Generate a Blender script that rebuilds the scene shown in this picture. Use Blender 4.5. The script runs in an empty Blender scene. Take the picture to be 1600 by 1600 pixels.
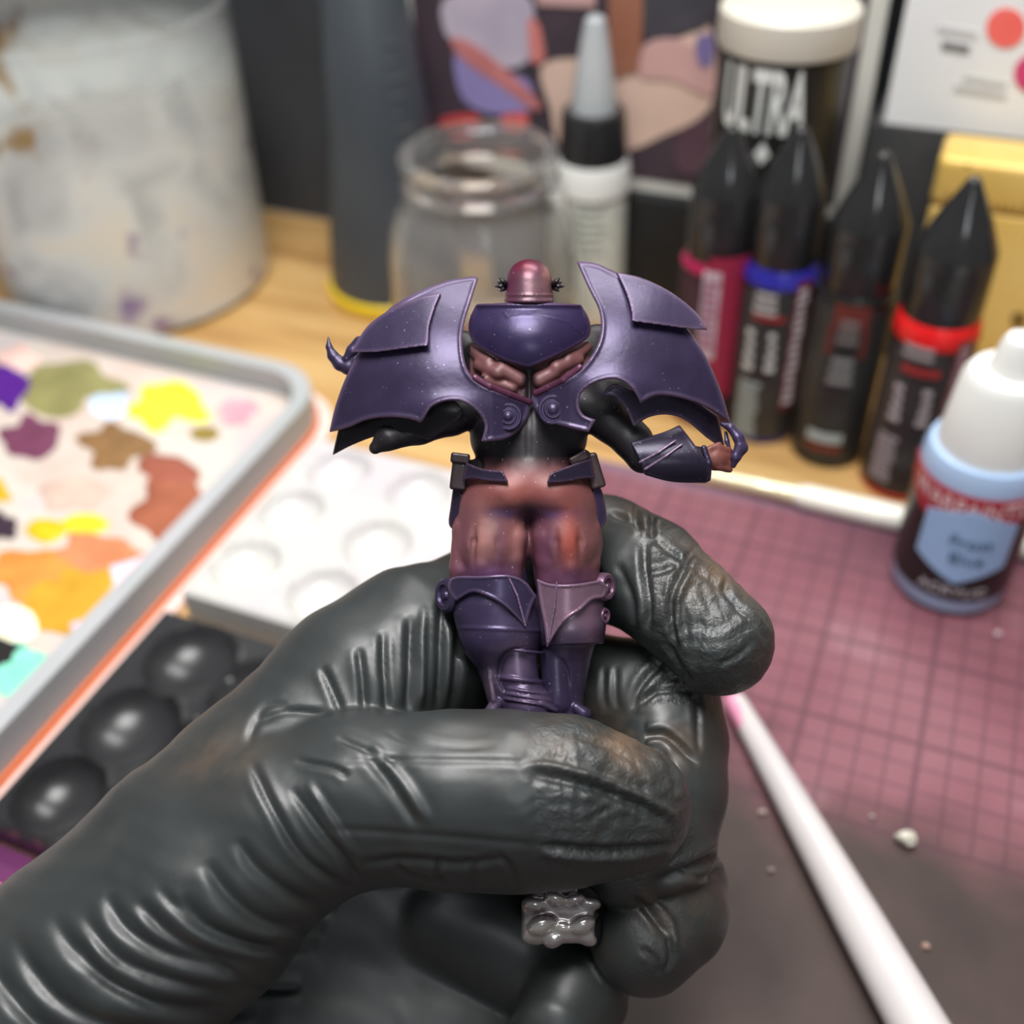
import bpy, bmesh, math, random
import numpy as np
from mathutils import Vector, Matrix

# ------------------------------------------------------------------ camera
F = 1700.0                 # focal length in pixels of a 1600 px frame
CAM_H = 200.0              # mm above the desk
PITCH = math.radians(41.0)
ROLL = math.radians(-2.35)
Z0 = 150.0                 # depth (mm) of the hand-held figurine
MM = 0.001
CAM = np.array([0.0, 0.0, CAM_H])
FW = np.array([0.0, math.cos(PITCH), -math.sin(PITCH)])
_r0 = np.array([1.0, 0, 0]); _u0 = np.array([0, math.sin(PITCH), math.cos(PITCH)])
RT = math.cos(ROLL) * _r0 + math.sin(ROLL) * _u0
UP = -math.sin(ROLL) * _r0 + math.cos(ROLL) * _u0

scene = bpy.context.scene
COL = scene.collection
cam_d = bpy.data.cameras.new('camera')
cam_d.sensor_width = 36.0
cam_d.lens = F / 1600.0 * 36.0
cam_d.clip_start = 0.005
cam_d.clip_end = 20.0
cam_d.dof.use_dof = True
cam_d.dof.focus_distance = 0.146
cam_d.dof.aperture_fstop = 11.8
cam = bpy.data.objects.new('camera', cam_d)
COL.objects.link(cam)
m3 = Matrix((Vector(RT), Vector(UP), Vector(-FW))).transposed()
cam.matrix_world = Matrix.Translation(Vector(CAM * MM)) @ m3.to_4x4()
scene.camera = cam

# ------------------------------------------------------------------ world, lamps, exposure
world = bpy.data.worlds.new('world')
scene.world = world
world.use_nodes = True
world.node_tree.nodes['Background'].inputs[0].default_value = (0.93, 0.95, 1.0, 1)
world.node_tree.nodes['Background'].inputs[1].default_value = 0.13


def area_light(name, loc, target, size, size_y, power, color):
    d = bpy.data.lights.new(name, 'AREA')
    d.shape = 'RECTANGLE'
    d.size = size * MM
    d.size_y = size_y * MM
    d.energy = power
    d.color = color
    o = bpy.data.objects.new(name, d)
    COL.objects.link(o)
    o.location = Vector(loc) * MM
    o.rotation_euler = (Vector(target) - Vector(loc)).to_track_quat('-Z', 'Y').to_euler()
    return o


area_light('desk_lamp_light', (-20, 85, 640), (0, 180, 40), 300, 280, 4.3, (1.0, 0.99, 0.97))
area_light('back_lamp_light', (60, 410, 480), (0, 190, 50), 300, 90, 1.3, (1.0, 0.98, 0.95))
area_light('front_lamp_light', (40, -270, 320), (60, 220, 60), 84, 62, 0.17, (0.92, 0.97, 1.0))
area_light('warm_lamp_light', (420, 330, 300), (20, 190, 60), 90, 90, 0.45, (1.0, 0.72, 0.45))

scene.view_settings.view_transform = 'Standard'
scene.view_settings.look = 'None'
scene.view_settings.gamma = 1.0
scene.view_settings.use_curve_mapping = False
scene.view_settings.exposure = 0.35


# ------------------------------------------------------------------ geometry helpers (all lengths in mm)
def P(px, py, d):
    px = np.asarray(px, float); py = np.asarray(py, float); d = np.asarray(d, float)
    return CAM + FW * d[..., None] + RT * ((px - 800) / F * d)[..., None] - UP * ((py - 800) / F * d)[..., None]


def ray(px, py):
    return FW + RT * (px - 800) / F - UP * (py - 800) / F


def G(px, py, z=0.0):
    """point of the plane at height z behind a pixel"""
    d = ray(px, py)
    return CAM + d * ((z - CAM_H) / d[2])


def proj(q):
    v = np.asarray(q, float) - CAM
    d = v @ FW
    return 800 + F * (v @ RT) / d, 800 - F * (v @ UP) / d, d


YAW = math.radians(-24.0)    # the desk's own axes are turned against the camera
E1 = np.array([math.cos(YAW), math.sin(YAW), 0.0])
E2 = np.array([-math.sin(YAW), math.cos(YAW), 0.0])
EZ = np.array([0, 0, 1.0])


def D(a, b, z=0.0):
    """desk coordinates: a along the desk's edge, b towards the wall"""
    return E1 * a + E2 * b + EZ * z


def onwall(px, py, b):
    d = ray(px, py)
    t = (b - CAM @ E2) / (d @ E2)
    return CAM + d * t


def base_at(px, b):
    lo, hi = 150.0, 1500.0
    for _ in range(60):
        m = (lo + hi) / 2
        if G(px, m) @ E2 > b: lo = m
        else: hi = m
    return G(px, lo)


def zrow(base, py):
    """height on the vertical through base that shows at image row py"""
    lo, hi = -20.0, 198.0
    for _ in range(60):
        m = (lo + hi) / 2
        q = np.array([base[0], base[1], m])
        if proj(q)[1] > py: lo = m
        else: hi = m
    return lo


def rrow(base, z, half):
    return half * proj((base[0], base[1], z))[2] / F


def lin(r, g, b):
    def c(v):
        v /= 255.0
        return v / 12.92 if v <= 0.04045 else ((v + 0.055) / 1.055) ** 2.4
    return (c(r), c(g), c(b), 1.0)


# ------------------------------------------------------------------ materials
MATS = {}


def mat(name, col, rough=0.5, metal=0.0, var=None, vscale=60.0, vmix=0.5, bump=0.0, bscale=200.0,
        trans=0.0, ior=1.45, alpha=1.0, spec=0.5, sss=0.0, emit=0.0, detail=4.0):
    if name in MATS: return MATS[name]
    m = bpy.data.materials.new(name)
    m.use_nodes = True
    nt = m.node_tree
    b = nt.nodes['Principled BSDF']
    b.inputs['Base Color'].default_value = col
    b.inputs['Roughness'].default_value = rough
    b.inputs['Metallic'].default_value = metal
    b.inputs['Transmission Weight'].default_value = trans
    b.inputs['IOR'].default_value = ior
    b.inputs['Specular IOR Level'].default_value = spec
    b.inputs['Alpha'].default_value = alpha
    tc = nt.nodes.new('ShaderNodeTexCoord')
    if var is not None:
        n = nt.nodes.new('ShaderNodeTexNoise')
        n.inputs['Scale'].default_value = vscale
        n.inputs['Detail'].default_value = detail
        nt.links.new(tc.outputs['Object'], n.inputs['Vector'])
        r = nt.nodes.new('ShaderNodeValToRGB')
        r.color_ramp.elements[0].position = 0.5 - 0.28 * vmix - 0.02
        r.color_ramp.elements[1].position = 0.5 + 0.28 * vmix + 0.02
        r.color_ramp.elements[0].color = col
        r.color_ramp.elements[1].color = var
        nt.links.new(n.outputs['Fac'], r.inputs['Fac'])
        nt.links.new(r.outputs['Color'], b.inputs['Base Color'])
    if bump > 0:
        n2 = nt.nodes.new('ShaderNodeTexNoise')
        n2.inputs['Scale'].default_value = bscale
        n2.inputs['Detail'].default_value = 5.0
        nt.links.new(tc.outputs['Object'], n2.inputs['Vector'])
        bp = nt.nodes.new('ShaderNodeBump')
        bp.inputs['Strength'].default_value = bump
        bp.inputs['Distance'].default_value = 0.0005
        nt.links.new(n2.outputs['Fac'], bp.inputs['Height'])
        nt.links.new(bp.outputs['Normal'], b.inputs['Normal'])
    MATS[name] = m
    return m


# ------------------------------------------------------------------ object helpers
def tag(o, label=None, cat=None, group=None, kind=None):
    if label: o['label'] = label
    if cat: o['category'] = cat
    if group: o['group'] = group
    if kind: o['kind'] = kind
    return o


def empty(name, loc):
    o = bpy.data.objects.new(name, None)
    o.empty_display_size = 0.01
    COL.objects.link(o)
    o.location = Vector(np.asarray(loc) * MM)
    return o


ORIG = {}      # world position (mm) of every object's origin


def mesh_obj(name, V, faces, material, parent=None, origin=None, smooth=True, colors=None, closed=True):
    """V in world mm.  A child keeps its parent's origin."""
    V = np.asarray(V, float)
    if parent is not None:
        origin = ORIG[parent.name]
    elif origin is None:
        c = (V.min(0) + V.max(0)) / 2
        origin = np.array([c[0], c[1], V[:, 2].min()])
    origin = np.asarray(origin, float)
    L = (V - origin) * MM
    me = bpy.data.meshes.new(name)
    if isinstance(faces, np.ndarray):
        q = faces
        if closed and len(q):
            a, b, c = V[q[:, 0]] - origin, V[q[:, 1]] - origin, V[q[:, 2]] - origin
            vol = np.einsum('ij,ij->i', a, np.cross(b, c)).sum()
            if q.shape[1] == 4:
                d = V[q[:, 3]] - origin
                vol += np.einsum('ij,ij->i', a, np.cross(c, d)).sum()
            if vol < 0: q = q[:, ::-1]
        n, k = q.shape
        me.vertices.add(len(L)); me.vertices.foreach_set('co', L.astype(np.float32).ravel())
        me.loops.add(n * k); me.loops.foreach_set('vertex_index', np.ascontiguousarray(q).astype(np.int32).ravel())
        me.polygons.add(n)
        me.polygons.foreach_set('loop_start', np.arange(0, n * k, k, dtype=np.int32))
        me.update(calc_edges=True)
    else:
        me.from_pydata([tuple(v) for v in L], [], faces)
        if closed:
            bm = bmesh.new(); bm.from_mesh(me)
            bmesh.ops.recalc_face_normals(bm, faces=bm.faces)
            bm.to_mesh(me); bm.free()
    if colors is not None:
        at = me.color_attributes.new('paint', 'FLOAT_COLOR', 'POINT')
        c4 = np.ones((len(L), 4), np.float32); c4[:, :3] = colors
        at.data.foreach_set('color', c4.ravel())
    if smooth:
        me.polygons.foreach_set('use_smooth', np.ones(len(me.polygons), bool))
        if smooth != 'all':
            me.set_sharp_from_angle(angle=math.radians(38))
    me.materials.append(material)
    o = bpy.data.objects.new(name, me)
    COL.objects.link(o)
    if parent is not None:
        o.parent = parent
    else:
        o.location = Vector(origin * MM)
    ORIG[o.name] = origin
    return o


def root(name, loc, label, cat, group=None):
    o = empty(name, loc)
    ORIG[o.name] = np.asarray(loc, float)
    return tag(o, label, cat, group)


def lathe(base, prof, n=48, axis=EZ, cap=True):
    """prof: (r, h) from bottom to top round an axis through base"""
    axis = np.asarray(axis, float); axis = axis / np.linalg.norm(axis)
    t = np.array([1.0, 0, 0]) if abs(axis[0]) < 0.8 else np.array([0, 1.0, 0])
    u = np.cross(axis, t); u /= np.linalg.norm(u); v = np.cross(axis, u)
    th = np.linspace(0, 2 * math.pi, n, endpoint=False)
    ring = np.cos(th)[:, None] * u + np.sin(th)[:, None] * v
    V = []; Fc = []
    for r, h in prof:
        V.append(np.asarray(base) + axis * h + ring * max(r, 1e-3))
    V = np.concatenate(V)
    for i in range(len(prof) - 1):
        for j in range(n):
            k = (j + 1) % n
            Fc.append((i * n + j, i * n + k, (i + 1) * n + k, (i + 1) * n + j))
    if cap:
        Fc.append(tuple(range(n))[::-1])
        m = (len(prof) - 1) * n
        Fc.append(tuple(range(m, m + n)))
    return V, Fc


def boxv(a0, a1, b0, b1, z0, z1):
    V = [D(a, b, z) for z in (z0, z1) for a, b in ((a0, b0), (a1, b0), (a1, b1), (a0, b1))]
    return np.array(V), [(3, 2, 1, 0), (4, 5, 6, 7), (0, 1, 5, 4), (1, 2, 6, 5), (2, 3, 7, 6), (3, 0, 4, 7)]


def bevel_obj(o, w, seg=2):
    bm = bmesh.new(); bm.from_mesh(o.data)
    bmesh.ops.bevel(bm, geom=list(bm.edges), offset=w * MM, segments=seg, affect='EDGES', profile=0.6)
    bm.to_mesh(o.data); bm.free()
    o.data.polygons.foreach_set('use_smooth', np.ones(len(o.data.polygons), bool))
    o.data.set_sharp_from_angle(angle=math.radians(50))
    return o


def wrap_patch(base, r, cols, face_ang):
    """patch on a vertical cylinder: cols = list of (s, zlo, zhi), s = arc length from the front"""
    V = []; Fc = []
    t = 0.25
    for s, lo, hi in cols:
        a = face_ang + s / r
        for rr in (r, r + t):
            c = np.array([base[0] + rr * math.cos(a), base[1] + rr * math.sin(a), 0])
            V.append(c + EZ * lo); V.append(c + EZ * hi)
    n = len(cols)
    for i in range(n - 1):
        p = i * 4; q = p + 4
        Fc += [(p + 2, q + 2, q + 3, p + 3), (p, p + 1, q + 1, q), (p + 1, p + 3, q + 3, q + 1), (p, q, q + 2, p + 2)]
    Fc += [(0, 2, 3, 1), ((n - 1) * 4, (n - 1) * 4 + 1, (n - 1) * 4 + 3, (n - 1) * 4 + 2)]
    return np.array(V), Fc


def rect_cols(s0, s1, z0, z1, n=10):
    return [(s0 + (s1 - s0) * i / n, z0, z1) for i in range(n + 1)]


def text_mesh(body, size, shear=0.0, bold=0.0):
    cu = bpy.data.curves.new('lettering', 'FONT')
    cu.body = body
    cu.size = size
    cu.align_x = 'CENTER'
    cu.align_y = 'CENTER'
    cu.shear = shear
    cu.extrude = 0.06
    cu.resolution_u = 3
    cu.offset = bold * size
    o = bpy.data.objects.new('lettering_source', cu)
    COL.objects.link(o)
    dg = bpy.context.evaluated_depsgraph_get()
    me = bpy.data.meshes.new_from_object(o.evaluated_get(dg))
    V = np.array([v.co[:] for v in me.vertices])
    Fc = [tuple(p.vertices) for p in me.polygons]
    bpy.data.objects.remove(o); bpy.data.meshes.remove(me); bpy.data.curves.remove(cu)
    return V, Fc


def wrap_text(name, body, size, base, r, zc, face_ang, material, parent, vertical=False, xs=1.0, arch=0.0, shear=0.0, bold=0.0):
    V, Fc = text_mesh(body, size, shear, bold)
    V = V.copy(); V[:, 0] *= xs
    x, y = (V[:, 0], V[:, 1]) if not vertical else (-V[:, 1], V[:, 0])
    a = face_ang + x / r
    rr = r + 0.35 + V[:, 2]
    W = np.stack([base[0] + rr * np.cos(a), base[1] + rr * np.sin(a), zc + y - arch * x * x], 1)
    return mesh_obj(name, W, Fc, material, parent, smooth=False, closed=False)


# ------------------------------------------------------------------ sculpting: signed fields meshed by surface nets
class Field:
    """x, y in pixels of the frame, w towards the viewer in the same unit; mapped to real size by to_world"""
    def __init__(s, lo, hi, step):
        s.lo = np.array(lo, float); s.st = float(step)
        n = np.ceil((np.array(hi) - s.lo) / step).astype(int) + 1
        s.ax = [(s.lo[i] + step * np.arange(n[i])).astype(np.float32) for i in range(3)]
        s.f = np.full(n, 1e3, np.float32)

    def blk(s, lo, hi):
        sl = []
        for i in range(3):
            a = int(np.clip(math.floor((lo[i] - s.lo[i]) / s.st), 0, len(s.ax[i])))
            b = int(np.clip(math.ceil((hi[i] - s.lo[i]) / s.st) + 1, 0, len(s.ax[i])))
            if b <= a: return None, None
            sl.append(slice(a, b))
        X = s.ax[0][sl[0]][:, None, None]; Y = s.ax[1][sl[1]][None, :, None]; W = s.ax[2][sl[2]][None, None, :]
        return tuple(sl), (X, Y, W)

    def put(s, sl, d, k, op):
        f = s.f[sl]
        if op == 'sub':
            d = -d
            h = np.clip(0.5 - 0.5 * (f - d) / k, 0, 1)
            s.f[sl] = f * (1 - h) + d * h + k * h * (1 - h)
        else:
            h = np.clip(0.5 + 0.5 * (f - d) / k, 0, 1)
            s.f[sl] = f * (1 - h) + d * h - k * h * (1 - h)

    def cap(s, a, b, ra, rb, k=4.0, op='add', flat=1.0):
        a = np.array(a, float); b = np.array(b, float)
        pad = max(ra, rb) + k + 3 * s.st
        sl, c = s.blk(np.minimum(a, b) - pad, np.maximum(a, b) + pad)
        if sl is None: return s
        ba = b - a; L = max(ba @ ba, 1e-6)
        X, Y, W = c[0] - np.float32(a[0]), c[1] - np.float32(a[1]), c[2] - np.float32(a[2])
        h = np.clip((X * ba[0] + Y * ba[1] + W * ba[2]) / L, 0, 1).astype(np.float32)
        d = np.sqrt((X - h * ba[0]) ** 2 + (Y - h * ba[1]) ** 2 + ((W - h * ba[2]) / flat) ** 2) - (ra + (rb - ra) * h)
        s.put(sl, d.astype(np.float32), k, op)
        return s

    def chain(s, nodes, k=4.0, op='add', flat=1.0):
        for p, q in zip(nodes[:-1], nodes[1:]):
            s.cap(p[:3], q[:3], p[3], q[3], k, op, flat)
        return s

    def ell(s, c0, r, k=4.0, op='add', rot=0.0):
        c0 = np.array(c0, float); r = np.array(r, float)
        pad = r.max() + k + 3 * s.st
        sl, c = s.blk(c0 - pad, c0 + pad)
        if sl is None: return s
        X, Y, W = c[0] - c0[0], c[1] - c0[1], c[2] - c0[2]
        ca, sa = math.cos(rot), math.sin(rot)
        U = (X * ca + Y * sa) / r[0]; V = (-X * sa + Y * ca) / r[1]; T = W / r[2]
        d = (np.sqrt(U * U + V * V + T * T) - 1) * r.min()
        s.put(sl, d.astype(np.float32), k, op)
        return s

    def rbox(s, c0, r, rnd=2.0, k=2.0, op='add', rot=0.0, tilt=0.0):
        c0 = np.array(c0, float); r = np.array(r, float)
        pad = np.linalg.norm(r) + k + 3 * s.st
        sl, c = s.blk(c0 - pad, c0 + pad)
        if sl is None: return s
        X, Y, W = c[0] - c0[0], c[1] - c0[1], c[2] - c0[2]
        ca, sa = math.cos(rot), math.sin(rot)
        U = X * ca + Y * sa; V = -X * sa + Y * ca; T = W + 0 * U
        ct, st = math.cos(tilt), math.sin(tilt)
        U, T = U * ct + T * st, -U * st + T * ct
        qu, qv, qt = abs(U) - (r[0] - rnd), abs(V) - (r[1] - rnd), abs(T) - (r[2] - rnd)
        d = np.sqrt(np.maximum(qu, 0) ** 2 + np.maximum(qv, 0) ** 2 + np.maximum(qt, 0) ** 2) \
            + np.minimum(np.maximum(np.maximum(qu, qv), qt), 0) - rnd
        s.put(sl, d.astype(np.float32), k, op)
        return s

    def ring(s, c0, R, r, k=2.0, op='add', tx=0.0):
        """torus round an upright axis; tx leans its plane sideways"""
        c0 = np.array(c0, float)
        pad = R + r + k + 3 * s.st
        sl, c = s.blk(c0 - pad, c0 + pad)
        if sl is None: return s
        X, Y, W = c[0] - c0[0], c[1] - c0[1], c[2] - c0[2]
        Y = Y - tx * X
        d = np.sqrt((np.sqrt(X * X + W * W) - R) ** 2 + Y * Y) - r
        s.put(sl, d.astype(np.float32), k, op)
        return s

    def sample(s, X, Y, W):
        """trilinear lookup of this field, far away = +1000"""
        g = [(q - s.lo[i]) / s.st for i, q in enumerate((X, Y, W))]
        ok = np.ones(g[0].shape, bool)
        for i in range(3): ok &= (g[i] >= 0) & (g[i] < s.f.shape[i] - 1.001)
        out = np.full(g[0].shape, 1e3, np.float32)
        g = [q[ok] for q in g]
        b = [q.astype(int) for q in g]; t = [q - k for q, k in zip(g, b)]
        v = 0
        for i in (0, 1):
            for j in (0, 1):
                for k in (0, 1):
                    v = v + s.f[b[0] + i, b[1] + j, b[2] + k] * (t[0] if i else 1 - t[0]) * (t[1] if j else 1 - t[1]) * (t[2] if k else 1 - t[2])
        out[ok] = v
        return out

    def carve(s, other, margin):
        hi = other.lo + other.st * (np.array(other.f.shape) - 1)
        sl, c = s.blk(other.lo, hi)
        if sl is None: return s
        X, Y, W = np.broadcast_arrays(*c)
        d = other.sample(X.astype(float), Y.astype(float), W.astype(float))
        s.f[sl] = np.maximum(s.f[sl], margin - np.clip(d, -50, 50))
        return s

    def plate(s, poly, wf, th, rim=0.0, rim_h=0.0, rnd=1.5):
        X, Y = s.ax[0][:, None], s.ax[1][None, :]
        d2 = poly_sdf(poly, X, Y)
        Wm = wf(X + 0 * Y, Y + 0 * X)
        gx, gy = np.gradient(Wm, s.st)
        g = np.sqrt(1 + gx * gx + gy * gy)
        t = np.full(d2.shape, th / 2.0)
        if rim > 0:
            e = np.clip(1 - np.abs(d2 + rim * 0.5) / (rim * 0.55), 0, 1)
            t = t + rim_h * e * e * (3 - 2 * e)
        W = s.ax[2][None, None, :]
        dz = (np.abs(W - Wm[..., None]) - t[..., None]) / g[..., None]
        a = d2[..., None]
        k = rnd
        h = np.clip(0.5 - 0.5 * (dz - a) / k, 0, 1)
        d = dz * (1 - h) + a * h + k * h * (1 - h)
        s.f = np.minimum(s.f, d.astype(np.float32))
        return s

    def mesh(s, smooth=1):
        s.f[[0, -1]] = np.maximum(s.f[[0, -1]], 1); s.f[:, [0, -1]] = np.maximum(s.f[:, [0, -1]], 1); s.f[:, :, [0, -1]] = np.maximum(s.f[:, :, [0, -1]], 1)
        V, Q = nets(s.f)
        V = s.lo + V * s.st
        for _ in range(smooth): V = relax(V, Q)
        return V, Q


def poly_sdf(poly, X, Y):
    poly = np.asarray(poly, float)
    X, Y = np.broadcast_arrays(X, Y)
    best = np.full(X.shape, 1e9); ins = np.zeros(X.shape, bool)
    n = len(poly)
    for i in range(n):
        a = poly[i]; b = poly[(i + 1) % n]
        e = b - a
        px, py = X - a[0], Y - a[1]
        h = np.clip((px * e[0] + py * e[1]) / max(e @ e, 1e-9), 0, 1)
        best = np.minimum(best, (px - h * e[0]) ** 2 + (py - h * e[1]) ** 2)
        c = (a[1] > Y) != (b[1] > Y)
        xi = a[0] + (Y - a[1]) / (e[1] if abs(e[1]) > 1e-9 else 1e-9) * e[0]
        ins ^= c & (X < xi)
    d = np.sqrt(best)
    return np.where(ins, -d, d)


def curve(pts, n=8, closed=True):
    """Catmull-Rom through points; a point given with a third value is a corner"""
    out = []
    P_ = [np.array(p[:2], float) for p in pts]
    cor = [len(p) > 2 for p in pts]
    m = len(P_)
    rng = range(m) if closed else range(m - 1)
    for i in rng:
        p1, p2 = P_[i], P_[(i + 1) % m]
        p0 = P_[i - 1] if (i > 0 or closed) else p1
        p3 = P_[(i + 2) % m] if (i + 2 < m or closed) else p2
        if cor[i]: p0 = p1 - (p2 - p1) * 0.6
        if cor[(i + 1) % m]: p3 = p2 + (p2 - p1) * 0.6
        for j in range(n):
            t = j / n
            out.append(0.5 * (2 * p1 + (p2 - p0) * t + (2 * p0 - 5 * p1 + 4 * p2 - p3) * t * t + (3 * p1 - p0 - 3 * p2 + p3) * t ** 3))
    if not closed: out.append(P_[-1])
    return np.array(out)


def nets(f):
    s = f < 0
    nx, ny, nz = f.shape
    cnt = np.zeros((nx - 1, ny - 1, nz - 1), np.uint8)
    for i in (0, 1):
        for j in (0, 1):
            for k in (0, 1):
                cnt += s[i:nx - 1 + i, j:ny - 1 + j, k:nz - 1 + k]
    act = (cnt > 0) & (cnt < 8)
    ids = np.argwhere(act)
    idx = np.full(act.shape, -1, np.int32)
    idx[act] = np.arange(len(ids), dtype=np.int32)
    pos = np.zeros((len(ids), 3)); num = np.zeros(len(ids))
    cor = {}
    for c in [(i, j, k) for i in (0, 1) for j in (0, 1) for k in (0, 1)]:
        cor[c] = f[ids[:, 0] + c[0], ids[:, 1] + c[1], ids[:, 2] + c[2]].astype(float)
    for c in cor:
        for ax in range(3):
            if c[ax] == 0:
                e = list(c); e[ax] = 1; e = tuple(e)
                fa, fb = cor[c], cor[e]
                m = (fa < 0) != (fb < 0)
                t = np.clip(fa[m] / (fa[m] - fb[m]), 0, 1)
                q = np.tile(np.array(c, float), (m.sum(), 1)); q[:, ax] += t
                pos[m] += q; num[m] += 1
    V = ids + pos / num[:, None]
    Q = []
    for ax in range(3):
        o1, o2 = [(1, 2), (2, 0), (0, 1)][ax]
        a = [slice(None)] * 3; b = [slice(None)] * 3
        a[ax] = slice(0, -1); b[ax] = slice(1, None)
        for o in (o1, o2):
            a[o] = slice(1, -1); b[o] = slice(1, -1)
        sa, sb = s[tuple(a)], s[tuple(b)]
        e = np.argwhere(sa != sb)
        if not len(e): continue
        flip = sa[e[:, 0], e[:, 1], e[:, 2]]
        e = e.copy(); e[:, o1] += 1; e[:, o2] += 1
        def cell(d1, d2):
            g = e.copy(); g[:, o1] -= d1; g[:, o2] -= d2
            return idx[g[:, 0], g[:, 1], g[:, 2]]
        q = np.stack([cell(1, 1), cell(0, 1), cell(0, 0), cell(1, 0)], 1)
        q[~flip] = q[~flip][:, ::-1]
        Q.append(q)
    return V, np.concatenate(Q)


def relax(V, Q, lam=0.5):
    n = len(V); acc = np.zeros_like(V); cn = np.zeros(n)
    for i in range(4):
        a, b = Q[:, i], Q[:, (i + 1) % 4]
        for c in range(3):
            acc[:, c] += np.bincount(a, V[b, c], n) + np.bincount(b, V[a, c], n)
        cn += np.bincount(a, minlength=n) + np.bincount(b, minlength=n)
    return V + lam * (acc / np.maximum(cn, 1)[:, None] - V)


def vnormals(V, Q):
    fn = np.cross(V[Q[:, 2]] - V[Q[:, 0]], V[Q[:, 3]] - V[Q[:, 1]])
    N = np.zeros_like(V)
    for i in range(4):
        for c in range(3):
            N[:, c] += np.bincount(Q[:, i], fn[:, c], len(V))
    return N / np.maximum(np.linalg.norm(N, axis=1), 1e-9)[:, None]


def to_world(V):
    return P(V[:, 0], V[:, 1], Z0 - V[:, 2] * Z0 / F)


FIELDS = []


def sculpt(name, fld, material, parent=None, smooth=1, colors=None, origin=None, post=None):
    if parent is not None: FIELDS.append(fld)
    V, Q = fld.mesh(smooth)
    if post is not None: V = post(V, Q)
    c = colors(V) if colors is not None else None
    return mesh_obj(name, to_world(V), Q, material, parent, origin, smooth='all', colors=c)


def dist_line(x, y, pl):
    best = np.full(x.shape, 1e9); tt = np.zeros(x.shape)
    pl = np.asarray(pl, float); n = len(pl) - 1
    for i in range(n):
        a, b = pl[i], pl[i + 1]; e = b - a
        h = np.clip(((x - a[0]) * e[0] + (y - a[1]) * e[1]) / max(e @ e, 1e-9), 0, 1)
        d = (x - a[0] - h * e[0]) ** 2 + (y - a[1] - h * e[1]) ** 2
        m = d < best
        best = np.where(m, d, best); tt = np.where(m, (i + h) / n, tt)
    return np.sqrt(best), tt

# ------------------------------------------------------------------ node-based surface materials
def nodes_mat(name):
    m = bpy.data.materials.new(name); m.use_nodes = True
    nt = m.node_tree
    return m, nt, nt.nodes['Principled BSDF']


def nd(nt, t, ins=None, **props):
    n = nt.nodes.new(t)
    for k, v in props.items(): setattr(n, k, v)
    for k, v in (ins or {}).items():
        if hasattr(v, 'is_output') and v.is_output: nt.links.new(v, n.inputs[k])
        else: n.inputs[k].default_value = v
    return n


def mixc(nt, fac, a, b):
    n = nt.nodes.new('ShaderNodeMix'); n.data_type = 'RGBA'
    for s, v in ((n.inputs[0], fac), (n.inputs[6], a), (n.inputs[7], b)):
        if hasattr(v, 'is_output') and v.is_output: nt.links.new(v, s)
        else: s.default_value = v
    return n.outputs[2]


def desk_coords(nt):
    tc = nd(nt, 'ShaderNodeTexCoord')
    mp = nd(nt, 'ShaderNodeMapping', {'Vector': tc.outputs['Object'], 'Rotation': (0, 0, -YAW)})
    return mp.outputs['Vector']


def ramp(nt, fac, stops):
    r = nd(nt, 'ShaderNodeValToRGB', {'Fac': fac})
    e = r.color_ramp.elements
    while len(e) < len(stops): e.new(0.5)
    for i, (p, c) in enumerate(stops):
        e[i].position = p; e[i].color = c
    return r.outputs['Color']


def wood_mat():
    m, nt, b = nodes_mat('honey_wood')
    v = desk_coords(nt)
    mp = nd(nt, 'ShaderNodeMapping', {'Vector': v, 'Scale': (6.0, 70.0, 6.0)})
    n = nd(nt, 'ShaderNodeTexNoise', {'Vector': mp.outputs['Vector'], 'Scale': 1.6, 'Detail': 6.0, 'Distortion': 0.6})
    c = ramp(nt, n.outputs['Fac'], [(0.3, lin(152, 110, 64)), (0.5, lin(190, 150, 94)), (0.7, lin(208, 172, 116))])
    nt.links.new(c, b.inputs['Base Color'])
    b.inputs['Roughness'].default_value = 0.45
    return m


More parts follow.
